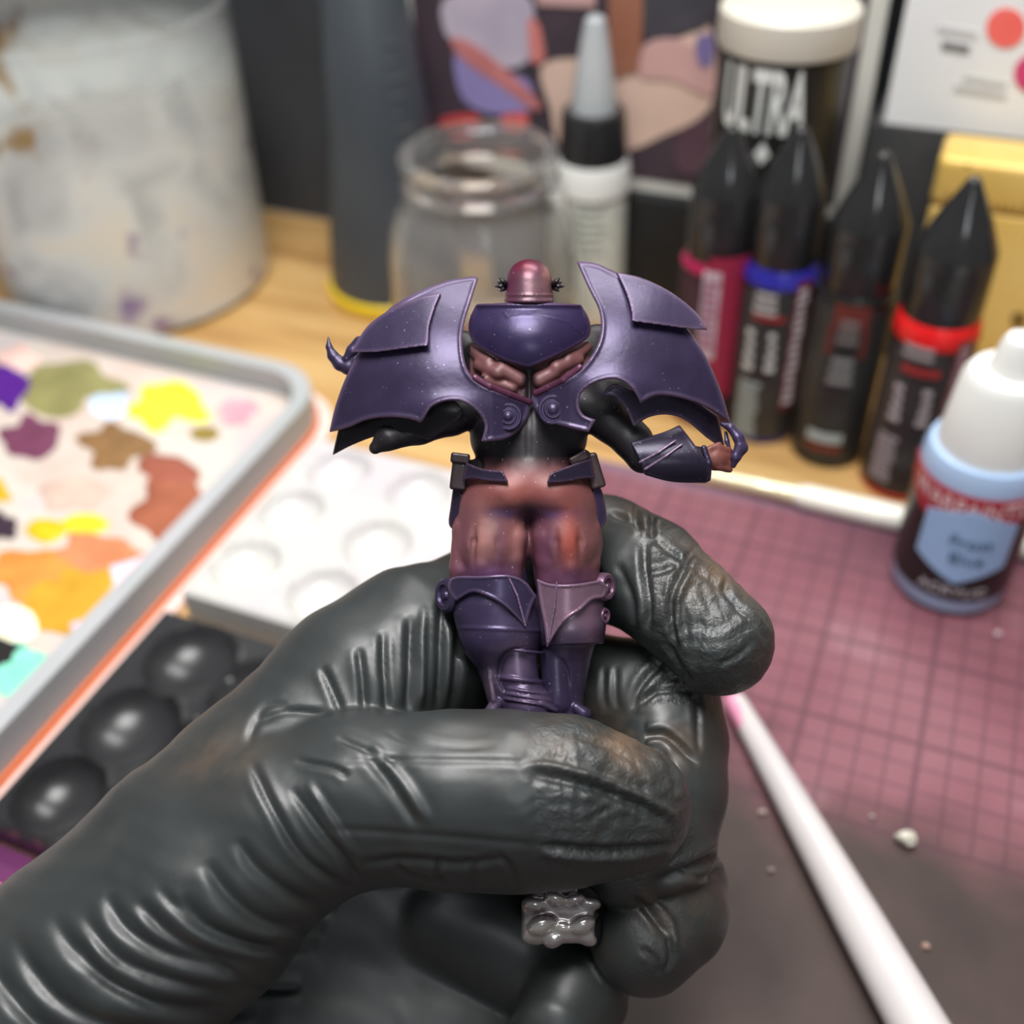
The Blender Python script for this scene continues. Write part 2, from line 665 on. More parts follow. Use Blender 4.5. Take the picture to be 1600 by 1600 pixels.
def cutting_mat_mat():
    m, nt, b = nodes_mat('mauve_cutting_mat')
    v = desk_coords(nt)
    sx = nd(nt, 'ShaderNodeSeparateXYZ', {'Vector': v})
    X, Y = sx.outputs['X'], sx.outputs['Y']

    def line(src, s, w):
        pp = nd(nt, 'ShaderNodeMath', {0: src, 1: s / 2}, operation='PINGPONG')
        mr = nd(nt, 'ShaderNodeMapRange', {'Value': pp.outputs[0], 'From Min': w * 0.6, 'From Max': w * 1.3, 'To Min': 1.0, 'To Max': 0.0})
        return mr.outputs[0]
    q = 6.35 * MM
    fine = nd(nt, 'ShaderNodeMath', {0: line(X, q, 0.0004), 1: line(Y, q, 0.0004)}, operation='MAXIMUM').outputs[0]
    bold = nd(nt, 'ShaderNodeMath', {0: line(X, q * 4, 0.0007), 1: line(Y, q * 4, 0.0007)}, operation='MAXIMUM').outputs[0]
    fine = nd(nt, 'ShaderNodeMath', {0: fine, 1: 0.5}, operation='MULTIPLY').outputs[0]
    bold = nd(nt, 'ShaderNodeMath', {0: bold, 1: 0.6}, operation='MULTIPLY').outputs[0]
    g = nd(nt, 'ShaderNodeMath', {0: fine, 1: bold}, operation='MAXIMUM').outputs[0]
    n1 = nd(nt, 'ShaderNodeTexNoise', {'Vector': v, 'Scale': 16.0, 'Detail': 5.0})
    n2 = nd(nt, 'ShaderNodeTexNoise', {'Vector': v, 'Scale': 34.0, 'Detail': 6.0})
    pink = ramp(nt, n1.outputs['Fac'], [(0.3, lin(92, 56, 68)), (0.5, lin(122, 74, 84)), (0.72, lin(138, 94, 102))])
    worn = ramp(nt, n2.outputs['Fac'], [(0.62, (0, 0, 0, 1)), (0.8, (1, 1, 1, 1))])
    pink = mixc(nt, nd(nt, 'ShaderNodeMath', {0: worn, 1: 0.45}, operation='MULTIPLY').outputs[0], pink, lin(170, 140, 148))
    # the printed grid ends at a straight line; Y is measured from there.  Pink overspray reaches beyond it in places
    wob = nd(nt, 'ShaderNodeMath', {0: n1.outputs['Fac'], 1: 0.16, 2: -0.085}, operation='MULTIPLY_ADD').outputs[0]
    yy = nd(nt, 'ShaderNodeMath', {0: Y, 1: wob}, operation='ADD').outputs[0]
    lo = nd(nt, 'ShaderNodeMapRange', {'Value': yy, 'From Min': -0.02, 'From Max': 0.02}).outputs[0]
    edge = nd(nt, 'ShaderNodeMapRange', {'Value': Y, 'From Min': -0.0012, 'From Max': 0.0002}).outputs[0]
    hi = nd(nt, 'ShaderNodeMapRange', {'Value': Y, 'From Min': 0.0915, 'From Max': 0.094, 'To Min': 1.0, 'To Max': 0.0}).outputs[0]
    brown = ramp(nt, n2.outputs['Fac'], [(0.3, lin(52, 42, 39)), (0.6, lin(72, 58, 54)), (0.8, lin(96, 72, 68))])
    c = mixc(nt, lo, brown, pink)
    gl = nd(nt, 'ShaderNodeMath', {0: g, 1: edge}, operation='MULTIPLY').outputs[0]
    c = mixc(nt, gl, c, lin(72, 44, 54))
    c = mixc(nt, hi, lin(120, 92, 108), c)
    nt.links.new(c, b.inputs['Base Color'])
    b.inputs['Roughness'].default_value = 0.6
    b.inputs['Specular IOR Level'].default_value = 0.3
    bp = nd(nt, 'ShaderNodeBump', {'Height': n2.outputs['Fac'], 'Strength': 0.15, 'Distance': 0.0004})
    nt.links.new(bp.outputs['Normal'], b.inputs['Normal'])
    return m


# ------------------------------------------------------------------ the setting
wall = mesh_obj('wall_back', *boxv(-460, 460, 353, 365, 0, 260), mat('charcoal_wall', lin(52, 54, 58), 0.8, var=lin(62, 64, 68), vscale=20), smooth=False)
tag(wall, 'charcoal grey backdrop behind the desk', 'wall', kind='structure')
desk = mesh_obj('desk', *boxv(-460, 460, -70, 353, -28, 0), wood_mat(), smooth=False)
bevel_obj(desk, 1.5)
tag(desk, 'honey coloured wooden desk top under all the paints and palettes', 'desk')


def rrect(a0, a1, b0, b1, r, n=8):
    pts = []
    for ca, cb, t0 in ((a1 - r, b1 - r, 0), (a0 + r, b1 - r, 90), (a0 + r, b0 + r, 180), (a1 - r, b0 + r, 270)):
        for i in range(n + 1):
            t = math.radians(t0 + 90 * i / n)
            pts.append((ca + r * math.cos(t), cb + r * math.sin(t)))
    return pts


def slab(pts, z0, z1):
    n = len(pts)
    V = np.array([D(a, b, z0) for a, b in pts] + [D(a, b, z1) for a, b in pts])
    Fc = [tuple(range(n))[::-1], tuple(range(n, 2 * n))] + [(i, (i + 1) % n, n + (i + 1) % n, n + i) for i in range(n)]
    return V, Fc


MAT_Z = 1.5
V, Fc = slab(rrect(-90, 230, -64, 239.5, 4), 0.05, MAT_Z)
cmat = mesh_obj('cutting_mat', V, Fc, cutting_mat_mat(), smooth=False, origin=D(72, 142.5, 0.05))
tag(cmat, 'stained mauve self-healing cutting mat with a dark printed grid', 'cutting mat')


# ------------------------------------------------------------------ palettes on the left
def tray(name, out, inn, z0, z1, zf, material, parent):
    """open tray: outer outline, inner outline, bottom, rim and floor heights"""
    n = len(out)
    V = [D(a, b, z0) for a, b in out] + [D(a, b, z1) for a, b in out] + [D(a, b, z1) for a, b in inn] + [D(a, b, zf) for a, b in inn]
    Fc = [tuple(range(n))[::-1], tuple(range(3 * n, 4 * n))]
    for k in range(3):
        for i in range(n):
            j = (i + 1) % n
            Fc.append((k * n + i, k * n + j, (k + 1) * n + j, (k + 1) * n + i))
    o = mesh_obj(name, np.array(V), Fc, material, parent, smooth=True)
    return o


WA0, WA1, WB0, WB1 = -372, -163, 18, 236.5
wp = root('wet_palette', D((WA0 + WA1) / 2, (WB0 + WB1) / 2, 0), 'large pale grey wet palette tray smeared with many dabs of paint', 'palette')
tray('tray', rrect(WA0, WA1, WB0, WB1, 20), rrect(WA0 + 5, WA1 - 5, WB0 + 5, WB1 - 5, 16), 3.0, 14, 5.5,
     mat('palette_grey_plastic', lin(164, 170, 170), 0.35, var=lin(178, 178, 181), vscale=30, vmix=0.6), wp)
mesh_obj('rubber_band', *slab(rrect(WA0 - .9, WA1 + .9, WB0 - .9, WB1 + .9, 20.9), 2.0, 4.0), mat('orange_rubber', lin(226, 120, 72), 0.5), wp)
mesh_obj('foot_flange', *slab(rrect(WA0 - 4.5, WA1 + 4.5, WB0 - 4.5, WB1 + 4.5, 24), 0.05, 2.0), mat('pale_pink_plastic', lin(232, 206, 198), 0.45), wp)


def paper_mat():
    m, nt, b = nodes_mat('palette_paper')
    v = desk_coords(nt)
    n1 = nd(nt, 'ShaderNodeTexNoise', {'Vector': v, 'Scale': 22.0, 'Detail': 4.0, 'Distortion': 1.0})
    n2 = nd(nt, 'ShaderNodeTexNoise', {'Vector': v, 'Scale': 9.0, 'Detail': 2.0})
    a = ramp(nt, n1.outputs['Fac'], [(0.35, lin(204, 184, 172)), (0.5, lin(212, 203, 193)), (0.66, lin(200, 190, 193))])
    f = ramp(nt, n2.outputs['Fac'], [(0.5, (0, 0, 0, 1)), (0.68, (1, 1, 1, 1))])
    c = mixc(nt, nd(nt, 'ShaderNodeMath', {0: f, 1: 0.6}, operation='MULTIPLY').outputs[0], a, lin(206, 164, 154))
    nt.links.new(c, b.inputs['Base Color'])
    b.inputs['Roughness'].default_value = 0.35
    return m


mesh_obj('palette_paper', *slab(rrect(WA0 + 6, WA1 - 6, WB0 + 6, WB1 - 6, 15), 5.5, 6.0), paper_mat(), wp, smooth=False)

DABS = [(8, 602, 40, 40, 'violet', (76, 28, 122)), (103, 604, 78, 40, 'olive', (128, 124, 78)), (170, 633, 30, 22, 'pale blue', (186, 206, 236)),
        (262, 632, 58, 36, 'lemon yellow', (232, 222, 52)), (372, 643, 30, 22, 'rose', (240, 150, 162)), (320, 678, 23, 12, 'khaki', (132, 112, 52)),
        (48, 684, 45, 34, 'plum', (108, 58, 82)), (180, 697, 48, 38, 'umber', (124, 92, 58)), (262, 735, 46, 26, 'red brown', (140, 78, 62)),
        (268, 795, 58, 52, 'chestnut', (146, 84, 62)), (118, 772, 56, 28, 'taupe', (192, 166, 152)), (72, 829, 31, 19, 'orange', (252, 176, 30)),
        (133, 820, 36, 18, 'amber', (252, 200, 48)), (150, 868, 68, 36, 'terracotta', (216, 122, 84)), (55, 896, 70, 40, 'burnt orange', (204, 132, 62)),
        (118, 935, 88, 62, 'ochre', (188, 142, 44)), (-8, 768, 22, 22, 'marigold', (250, 168, 30)), (2, 822, 24, 22, 'dark plum', (58, 44, 56)),
        (4, 1026, 50, 28, 'black', (36, 34, 34)), (34, 1052, 46, 44, 'mint', (132, 212, 186)), (22, 975, 40, 30, 'cream', (246, 238, 200)),
        (152, 985, 44, 34, 'blush', (226, 176, 190)), (205, 915, 40, 50, 'pale mauve', (226, 190, 204)), (28, 560, 30, 20, 'peach', (232, 190, 178))]
rng = random.Random(4)
for i, (px, py, rx, ry, cname, c) in enumerate(DABS):
    ctr = G(px, py, 6.0)
    ex = (G(px + rx, py, 6.0) - G(px - rx, py, 6.0)) / 2
    ey = (G(px, py + ry, 6.0) - G(px, py - ry, 6.0)) / 2
    n = 30; ph = [rng.uniform(0, 6.28) for _ in range(5)]; am = [rng.uniform(.03, .13) for _ in range(5)]
    if cname in ('khaki', 'orange', 'amber', 'cream'): am = [a * .25 for a in am]
    V = []
    for rr, z in ((1.0, 0.02), (0.93, 0.35), (0.6, 0.55)):
        for j in range(n):
            t = 2 * math.pi * j / n
            q = rr * (1 + sum(am[k] * math.sin((k + 2) * t + ph[k]) for k in range(5)))
            V.append(ctr + ex * q * math.cos(t) + ey * q * math.sin(t) + EZ * (z + 0.01 * i))
    V = np.array(V)
    bb = V @ E2; aa = V @ E1
    V = V - E1 * np.maximum(aa - (WA1 - 7), 0)[:, None]
    Fc = []
    for k in range(2):
        for j in range(n):
            Fc.append((k * n + j, k * n + (j + 1) % n, (k + 1) * n + (j + 1) % n, (k + 1) * n + j))
    Fc.append(tuple(range(2 * n, 3 * n))); Fc.append(tuple(range(n))[::-1])
    o = mesh_obj('paint_dab', V, Fc, mat('paint_' + cname.replace(' ', '_'), lin(*c), 0.3, var=lin(*[min(255, int(k * 1.12 + 6)) for k in c]), vscale=90), wp)
    o['label'] = cname + ' paint dab'


def well_palette(name, a0, a1, b0, b1, ztop, wells, material, label, base_z=0.05):
    """block with round wells sunk into its top; wells = (a, b, r, depth)"""
    st = 0.9
    na, nb = int((a1 - a0) / st), int((b1 - b0) / st)
    A = np.linspace(a0, a1, na); B = np.linspace(b0, b1, nb)
    AA, BB = np.meshgrid(A, B, indexing='ij')
    Z = np.full(AA.shape, ztop)
    for a, b, r, dp in wells:
        q = np.sqrt((AA - a) ** 2 + (BB - b) ** 2) / r
        Z = np.where(q < 1, np.minimum(Z, ztop - dp * np.sqrt(np.clip(1 - q * q, 0, 1))), Z)
        Z = Z + 0.35 * np.exp(-((q - 1.06) / 0.05) ** 2)
    edge = np.minimum(np.minimum(AA - a0, a1 - AA), np.minimum(BB - b0, b1 - BB))
    Z = Z - 1.2 * np.clip(1 - edge / 1.6, 0, 1) ** 2
    V = AA[..., None] * E1 + BB[..., None] * E2 + Z[..., None] * EZ
    V = V.reshape(-1, 3)
    idx = np.arange(na * nb).reshape(na, nb)
    Fc = [tuple(x) for x in np.stack([idx[:-1, :-1], idx[1:, :-1], idx[1:, 1:], idx[:-1, 1:]], -1).reshape(-1, 4)]
    bd = list(idx[:, 0]) + list(idx[-1, 1:]) + list(idx[-2::-1, -1]) + list(idx[0, -2:0:-1])
    k = len(V); low = V[bd].copy(); low[:, 2] = base_z
    V = np.concatenate([V, low])
    m = len(bd)
    for i in range(m):
        j = (i + 1) % m
        Fc.append((bd[i], bd[j], k + j, k + i))
    Fc.append(tuple(range(k, k + m)))
    o = mesh_obj(name, V, Fc, material, smooth=True)
    return tag(o, label, 'palette')


def wellpos(px, py, z):
    g = G(px, py, z)
    return g @ E1, g @ E2


ww = [wellpos(x, y, 12) + (8.7, 4.5) for x, y in ((530, 737), (456, 800), (385, 882), (655, 770), (590, 850), (505, 930))]
well_palette('white_palette', -153.5, -96, 142, 209, 12, ww,
             mat('white_ceramic', lin(204, 203, 197), 0.2, var=lin(198, 192, 195), vscale=40), 'white ceramic palette with round wells behind the gloved wrist')
bw = [wellpos(x, y, 8) + ((10.8 if y < 1240 else 9.6), 6.4) for x, y in ((298, 1032), (203, 1135), (92, 1243), (400, 1090), (318, 1185), (196, 1290))]
well_palette('black_palette', -157, -98, 74, 138.5, 8, bw,
             mat('black_plastic_satin', lin(40, 40, 42), 0.28, var=lin(56, 56, 58), vscale=25, bump=0.1), 'black plastic palette with round wells in front of the white one')
g = [D(-158 - 60, 66.6), D(-100, 66.6), D(-100, 73.6), D(-158 - 60, 73.6)]
pc = mesh_obj('purple_card', np.array([q + EZ * 0.05 for q in g] + [q + EZ * 0.8 for q in g]),
              [(3, 2, 1, 0), (4, 5, 6, 7), (0, 1, 5, 4), (1, 2, 6, 5), (2, 3, 7, 6), (3, 0, 4, 7)], mat('plum_card', lin(88, 32, 80), 0.5, var=lin(100, 40, 90)), smooth=False)
tag(pc, 'deep plum card lying by the lower left black palette', 'card')
g = [D(-158 - 60, 30), D(-100, 30), D(-100, 66.2), D(-158 - 60, 66.2)]
pc = mesh_obj('pink_card', np.array([q + EZ * 0.05 for q in g] + [q + EZ * 0.8 for q in g]),
              [(3, 2, 1, 0), (4, 5, 6, 7), (0, 1, 5, 4), (1, 2, 6, 5), (2, 3, 7, 6), (3, 0, 4, 7)], mat('hot_pink_card', lin(240, 110, 175), 0.5, var=lin(246, 130, 186)), smooth=False)
tag(pc, 'bright pink card at the lower left next to the plum one', 'card')


# ------------------------------------------------------------------ upright containers
def rows(base, lst):
    out = []
    for py, half in lst:
        z = zrow(base, py)
        out.append((rrow(base, z, half), z))
    return out


def cam_ang(base):
    return math.atan2(-base[1], -base[0])


def zfront(base, r, py, ang=None):
    a = cam_ang(base) if ang is None else ang
    return zrow(np.array([base[0] + r * math.cos(a), base[1] + r * math.sin(a), 0]), py)


def cup_mat():
    m, nt, b = nodes_mat('stained_clear_plastic')
    tc = nd(nt, 'ShaderNodeTexCoord')
    n1 = nd(nt, 'ShaderNodeTexNoise', {'Vector': tc.outputs['Object'], 'Scale': 38.0, 'Detail': 5.0, 'Distortion': 0.8})
    n2 = nd(nt, 'ShaderNodeTexNoise', {'Vector': tc.outputs['Object'], 'Scale': 55.0, 'Detail': 2.0})
    n3 = nd(nt, 'ShaderNodeTexNoise', {'Vector': tc.outputs['Object'], 'Scale': 18.0, 'Detail': 2.0})
    c = ramp(nt, n1.outputs['Fac'], [(0.3, lin(176, 180, 180)), (0.5, lin(212, 216, 214)), (0.7, lin(222, 216, 202))])
    f = ramp(nt, n2.outputs['Fac'], [(0.63, (0, 0, 0, 1)), (0.70, (1, 1, 1, 1))])
    st = ramp(nt, n3.outputs['Fac'], [(0.42, lin(150, 118, 60)), (0.5, lin(120, 60, 90)), (0.58, lin(150, 130, 170))])
    c = mixc(nt, f, c, st)
    nt.links.new(c, b.inputs['Base Color'])
    b.inputs['Roughness'].default_value = 0.3
    sx = nd(nt, 'ShaderNodeSeparateXYZ', {'Vector': tc.outputs['Object']})
    h = nd(nt, 'ShaderNodeMath', {0: n1.outputs['Fac'], 1: 0.03, 2: sx.outputs['Z']}, operation='MULTIPLY_ADD').outputs[0]
    al = nd(nt, 'ShaderNodeMapRange', {'Value': h, 'From Min': CUP_H * MM * 0.80, 'From Max': CUP_H * MM * 1.0, 'To Min': 0.95, 'To Max': 0.14}).outputs[0]
    nt.links.new(al, b.inputs['Alpha'])
    return m


base = G(225, 432)
(r0, _), (r1, CUP_H) = rows(base, [(432, 196), (8, 246)])
prof = [(0.01, 0.05), (r0 - 3, 0.05), (r0, 2.5), (r1, CUP_H - 1), (r1 + 0.9, CUP_H), (r1 + 0.4, CUP_H + 1), (r1 - 1.4, CUP_H + .6), (r0 - 2, 4), (0.01, 4)]
cup = mesh_obj('water_cup', *lathe(base, prof, 72, cap=False), cup_mat(), origin=base)
tag(cup, 'cloudy clear plastic water cup with paint stains behind the wet palette', 'cup')
water = mesh_obj('rinse_water', *lathe(base, [(0.01, 4.2), (r0 - 2.5, 4.2), (r0 + 2 - 2.5, CUP_H * .55), (0.01, CUP_H * .55)], 48, cap=False),
                 mat('grey_rinse_water', lin(150, 148, 142), 0.1, var=lin(160, 158, 150)), cup)

# tall dark can with a yellow foot
base = base_at(620, 313)
can = root('tapered_bottle', base, 'tall tapering dark slate bottle with a yellow foot ring', 'bottle')
r_c = rrow(base, 0, 100)
slate = mat('slate_paint', lin(62, 68, 74), 0.42, var=lin(70, 76, 82), vscale=20)
zt = zrow(base, -70)
r_ct = rrow(base, zt, 62)
rc_at = lambda z: r_c + (r_ct - r_c) * min(1, max(0, z / zt))
mesh_obj('bottle_body', *lathe(base, [(0.01, 4), (r_c, 4), (rc_at(zt * .5), zt * .5), (r_ct, zt), (r_ct - 4, zt + 6), (0.01, zt + 6)], 56, cap=False), slate, can)
mesh_obj('foot_ring', *lathe(base, [(0.01, 0.05), (r_c + 0.6, 0.05), (r_c + 1.2, 1.5), (r_c + 1.2, 4), (r_c, 5), (0.01, 5)], 56, cap=False), mat('yellow_plastic', lin(232, 200, 30), 0.4), can)
ca = cam_ang(base)
dim = mat('faded_grey_print', lin(92, 96, 100), 0.6)
for i in range(14):
    z = 22 + i * 5.2
    if z < zt - 6:
        rz = rc_at(z) + .02
        s = rz * .32
        mesh_obj('print_line', *wrap_patch(base, rz, rect_cols(s, s + 2.2 + 2.5 * ((i * 7) % 3), z, z + 1.4, 4), ca), dim, can, smooth=False)

# glass jar
base = G(763, 545)
jar = root('glass_jar', base, 'empty wide-mouthed clear glass jar behind the figurine', 'jar')
o_ = rows(base, [(545, 138), (535, 146), (372, 147), (340, 142), (315, 128), (300, 119), (290, 118), (284, 125), (276, 125), (270, 119), (250, 121), (246, 126), (240, 126), (236, 122)])
o_[0] = (o_[0][0], 0.05)
inn = [(max(r - 2.6, 1), z) for r, z in o_[1:]]
inn[0] = (inn[0][0], 4.0)
prof = [(0.01, 0.05)] + o_ + inn[::-1] + [(0.01, 4.0)]
glass = mat('clear_glass', (0.97, 0.97, 0.95, 1), 0.05, trans=0.93, ior=1.4)
mesh_obj('jar_glass', *lathe(base, prof, 72, cap=False), glass, jar)
mesh_obj('dried_paint', *lathe(base, [(0.01, 4.05), (o_[2][0] * .6, 4.05), (o_[2][0] * .55, 4.8), (0.01, 4.8)], 48, cap=False), mat('red_brown_residue', lin(112, 50, 42), 0.5, var=lin(140, 84, 70)), jar)

# white dropper bottle behind the jar
base = base_at(922, 322)
wb = root('glue_bottle', base, 'white dropper bottle with black collar and clear nozzle behind the jar', 'bottle')
z = lambda y: zrow(base, y)
rr = lambda y, h: rrow(base, zrow(base, y), h)
white_p = mat('white_plastic', lin(228, 230, 226), 0.35, var=lin(234, 234, 230), vscale=20)
blackp = mat('black_cap_plastic', lin(36, 36, 37), 0.12, var=lin(42, 42, 43), vscale=30)
mesh_obj('bottle_body', *lathe(base, [(0.01, .05), (rr(420, 52), .05), (rr(420, 54), 1.5), (rr(290, 54), z(296)), (rr(290, 59), z(290)), (rr(250, 59), z(258)), (rr(240, 54), z(244)), (0.01, z(244))], 48, cap=False), white_p, wb)
mesh_obj('collar', *lathe(base, [(0.01, z(244)), (rr(240, 53), z(244)), (rr(180, 51), z(176)), (rr(170, 48), z(170)), (0.01, z(170))], 48, cap=False), blackp, wb)
mesh_obj('nozzle', *lathe(base, [(0.01, z(170)), (rr(170, 36), z(170)), (rr(120, 31), z(120)), (rr(60, 22), z(60)), (rr(30, 16), z(30)), (rr(24, 9), z(24)), (0.01, z(23))], 40, cap=False),
         mat('milky_clear_plastic', lin(214, 220, 222), 0.25, trans=0.35), wb)
ca = cam_ang(base)
r_ = rr(350, 54)
lab = mat('pale_label', lin(206, 212, 204), 0.6, var=lin(220, 224, 214), vscale=120)
mesh_obj('label', *wrap_patch(base, r_ + .1, rect_cols(-r_ * 1.2, r_ * 1.2, 6, z(305), 16), ca), lab, wb)
for i in range(7):
    zz = zfront(base, r_, 320 + i * 13)
    mesh_obj('print_line', *wrap_patch(base, r_ + .4, rect_cols(-6 + (i % 2), 5 - (i % 3), zz, zz + .8, 6), ca), mat('grey_print', lin(150, 156, 150), .6), wb, smooth=False)

# big black tub with cream lid
base = base_at(1163, 303)
tub = root('paint_tub', base, 'black tub with cream screw lid and large white lettering', 'tub')
zl0, zl1 = zrow(base, 64), zrow(base, 2)
r_t = rrow(base, zl0, 103)
r_l = rrow(base, zl0, 108)
mesh_obj('tub_body', *lathe(base, [(0.01, .05), (r_t - 1.5, .05), (r_t, 1.5), (r_t, zl0 - 1), (r_t - 2, zl0), (0.01, zl0)], 56, cap=False), mat('black_label_gloss', lin(34, 34, 33), 0.3, var=lin(42, 42, 40)), tub)
cream = mat('cream_plastic', lin(204, 198, 184), 0.4, var=lin(210, 206, 194), vscale=30)
mesh_obj('lid', *lathe(base, [(0.01, zl0 + .1), (r_l, zl0 + .1), (r_l + .3, zl0 + 1.5), (r_l, zl1 - 1.2), (r_l - 1.2, zl1), (r_l - 4, zl1), (r_l - 4.6, zl1 - .8), (0.01, zl1 - .8)], 64, cap=False), cream, tub)
ca = cam_ang(base)
off = -0.27
zc = zfront(base, r_t, 168)
hgt = zfront(base, r_t, 122) - zfront(base, r_t, 216)
wt = mat('white_print', lin(226, 228, 224), 0.5)
wrap_text('lettering', 'ULTRA', hgt / .70, base, r_t, zc, ca + off, wt, tub, xs=0.34, shear=0.05, bold=.03)
zs = zfront(base, r_t, 242)
mesh_obj('star_print', *wrap_patch(base, r_t + .2, [(-2.0, zs, zs + .2), (-1.0, zs - 1.5, zs + 1.6), (0, zs - 3, zs + 3.4), (1.0, zs - 1.5, zs + 1.6), (2.0, zs, zs + .2)], ca + off + .12), wt, tub, smooth=False)


# slender dropper bottles with black conical caps
def slim(name, label, bp, ry, ring_c, body_c, foot_c, strips, body_rough=.35):
    """ry: rows for tip, cone base, cap bottom, ring bottom; half widths"""
    base = G(*bp)
    t = root(name, base, label, 'bottle', 'slim paint bottles with black conical caps')
    tip, cone, capb, ringb, hw, hb = ry
    z = lambda y: zrow(base, y)
    rr = lambda y, h: rrow(base, zrow(base, y), h)
    r_b = rrow(base, z((ringb + bp[1]) / 2), hb)
    zr, zc = z(ringb), z(capb)
    body = mat('label_%s' % name + str(bp[0]), lin(*body_c), body_rough, var=lin(*[min(255, k + 12) for k in body_c]), vscale=60)
    mesh_obj('bottle_body', *lathe(base, [(0.01, 2.6), (r_b, 2.6), (r_b, zr - 1.5), (r_b - .8, zr), (0.01, zr)], 40, cap=False), body, t)
    mesh_obj('bottle_foot', *lathe(base, [(0.01, .05), (r_b - 1.4, .05), (r_b - .2, 1.0), (r_b - .1, 2.6), (0.01, 2.6)], 40, cap=False), mat('foot_%s' % str(foot_c), lin(*foot_c), .3), t)
    mesh_obj('shoulder_ring', *lathe(base, [(0.01, zr), (r_b - .2, zr), (r_b + .3, zr + 1.2), (rr(capb, hw), zc - 1), (rr(capb, hw) - .6, zc), (0.01, zc)], 40, cap=False), mat('ring_%s' % str(ring_c), lin(*ring_c), .25), t)
    zo, zt = z(cone), z(tip)
    rc, rt = rr(cone, hw), rr(tip, 11)
    mesh_obj('cone_cap', *lathe(base, [(0.01, zc), (rr(capb, hw - 3), zc), (rr(capb, hw - 2), zc + 1), (rc, zo - 1.0), (rc - .25, zo), (rc * .6 + rt * .4, zo + (zt - zo) * .42), (rt + .5, zt - 1.6), (rt, zt - .5), (rt * .6, zt), (0.01, zt)], 40, cap=False), blackp, t)
    ca = cam_ang(base)
    for (pn, a0, s0, s1, y0, y1, col) in strips:
        ang = ca + a0
        z0, z1 = zfront(base, r_b, y0, ang), zfront(base, r_b, y1, ang)
        lay = 0.05 if pn == 'colour_panel' else 0.3
        mesh_obj(pn, *wrap_patch(base, r_b + lay, rect_cols(s0, s1, z0, z1, 6), ang), mat('print_%s' % str(col), lin(*col), .5), t, smooth=False)
    return t


def dashes(a0, s0, s1, y0, y1, n, col, dens=.6, pn='print_line'):
    out = []
    for i in range(n):
        ya = y0 + (y1 - y0) * i / n
        yb = ya + (y1 - y0) / n * dens
        out.append((pn, a0, s0 + (i % 3) * .2, s1 - (i * 5 % 4) * .25, ya, yb, col))
    return out


grey = (186, 186, 188)
slim('paint_bottle', 'slim paint bottle with black cone cap and crimson label beside the figurine', (1100, 640), (196, 288, 392, 410, 55, 55), (150, 28, 70), (54, 26, 34), (120, 20, 60),
     [('colour_panel', .1, -3.5, 9, 620, 405, (150, 34, 66)), ('colour_panel', -.15, -2.2, 2.6, 560, 425, (198, 186, 196))] + dashes(-.15, -2.0, 2.3, 545, 432, 9, (160, 110, 130)))
slim('paint_bottle', 'slim paint bottle with black cone cap and royal blue ring', (1185, 665), (198, 296, 402, 430, 54, 55), (42, 40, 140), (40, 38, 38), (52, 44, 128),
     [('colour_panel', .62, -1.2, 3.4, 640, 440, (110, 40, 48))] + dashes(.62, -.6, 2.4, 630, 448, 14, (200, 196, 200)) +
     dashes(-.35, -2.4, 4.2, 490, 452, 3, (170, 168, 168)) + [('colour_panel', -.2, -4, 5, 502, 494, (150, 40, 38))] +
     dashes(-.55, -1.4, 1.6, 575, 508, 4, (198, 200, 198)) + dashes(.05, -1.2, 1.4, 580, 515, 4, (198, 200, 198)) + dashes(-.5, -2.6, 4.2, 675, 590, 9, (150, 158, 156)))
slim('paint_bottle', 'slim all-black paint bottle with a faint red arched emblem', (1290, 700), (238, 340, 440, 452, 59, 58), (30, 30, 30), (36, 35, 34), (34, 33, 32),
     [('colour_panel', .0, -4.6, 4.6, 515, 480, (104, 44, 38)), ('colour_panel', .0, -5.4, -3.6, 560, 515, (96, 42, 38)), ('colour_panel', .0, 3.6, 5.4, 560, 515, (96, 42, 38))] +
     dashes(.0, -2.8, 2.8, 538, 496, 3, (110, 106, 104)) + dashes(.0, -3.2, 3.2, 600, 555, 3, (126, 126, 126)) + dashes(-.1, -5, 5, 690, 668, 1, (160, 170, 172)) + [('colour_panel', -.1, -5, 5, 704, 696, (120, 44, 36))])
slim('paint_bottle', 'slim paint bottle with black cone cap and bright red ring', (1402, 748), (277, 384, 484, 518, 63, 62), (224, 32, 34), (40, 36, 36), (196, 28, 28),
     [('colour_panel', .72, -1.2, 3.4, 720, 535, (104, 60, 66))] + dashes(.72, -.6, 2.4, 710, 540, 14, (170, 140, 150)) +
     dashes(-.3, -3.4, 4.6, 560, 535, 2, (150, 140, 142)) + [('colour_panel', -.1, -5, 5, 588, 577, (150, 42, 44))] +
     dashes(-.45, -1.6, 1.6, 655, 595, 4, (176, 166, 170)) + dashes(.2, -1.4, 1.6, 665, 605, 4, (176, 166, 170)) + dashes(-.5, -2.8, 3.4, 745, 675, 9, (150, 138, 144)))

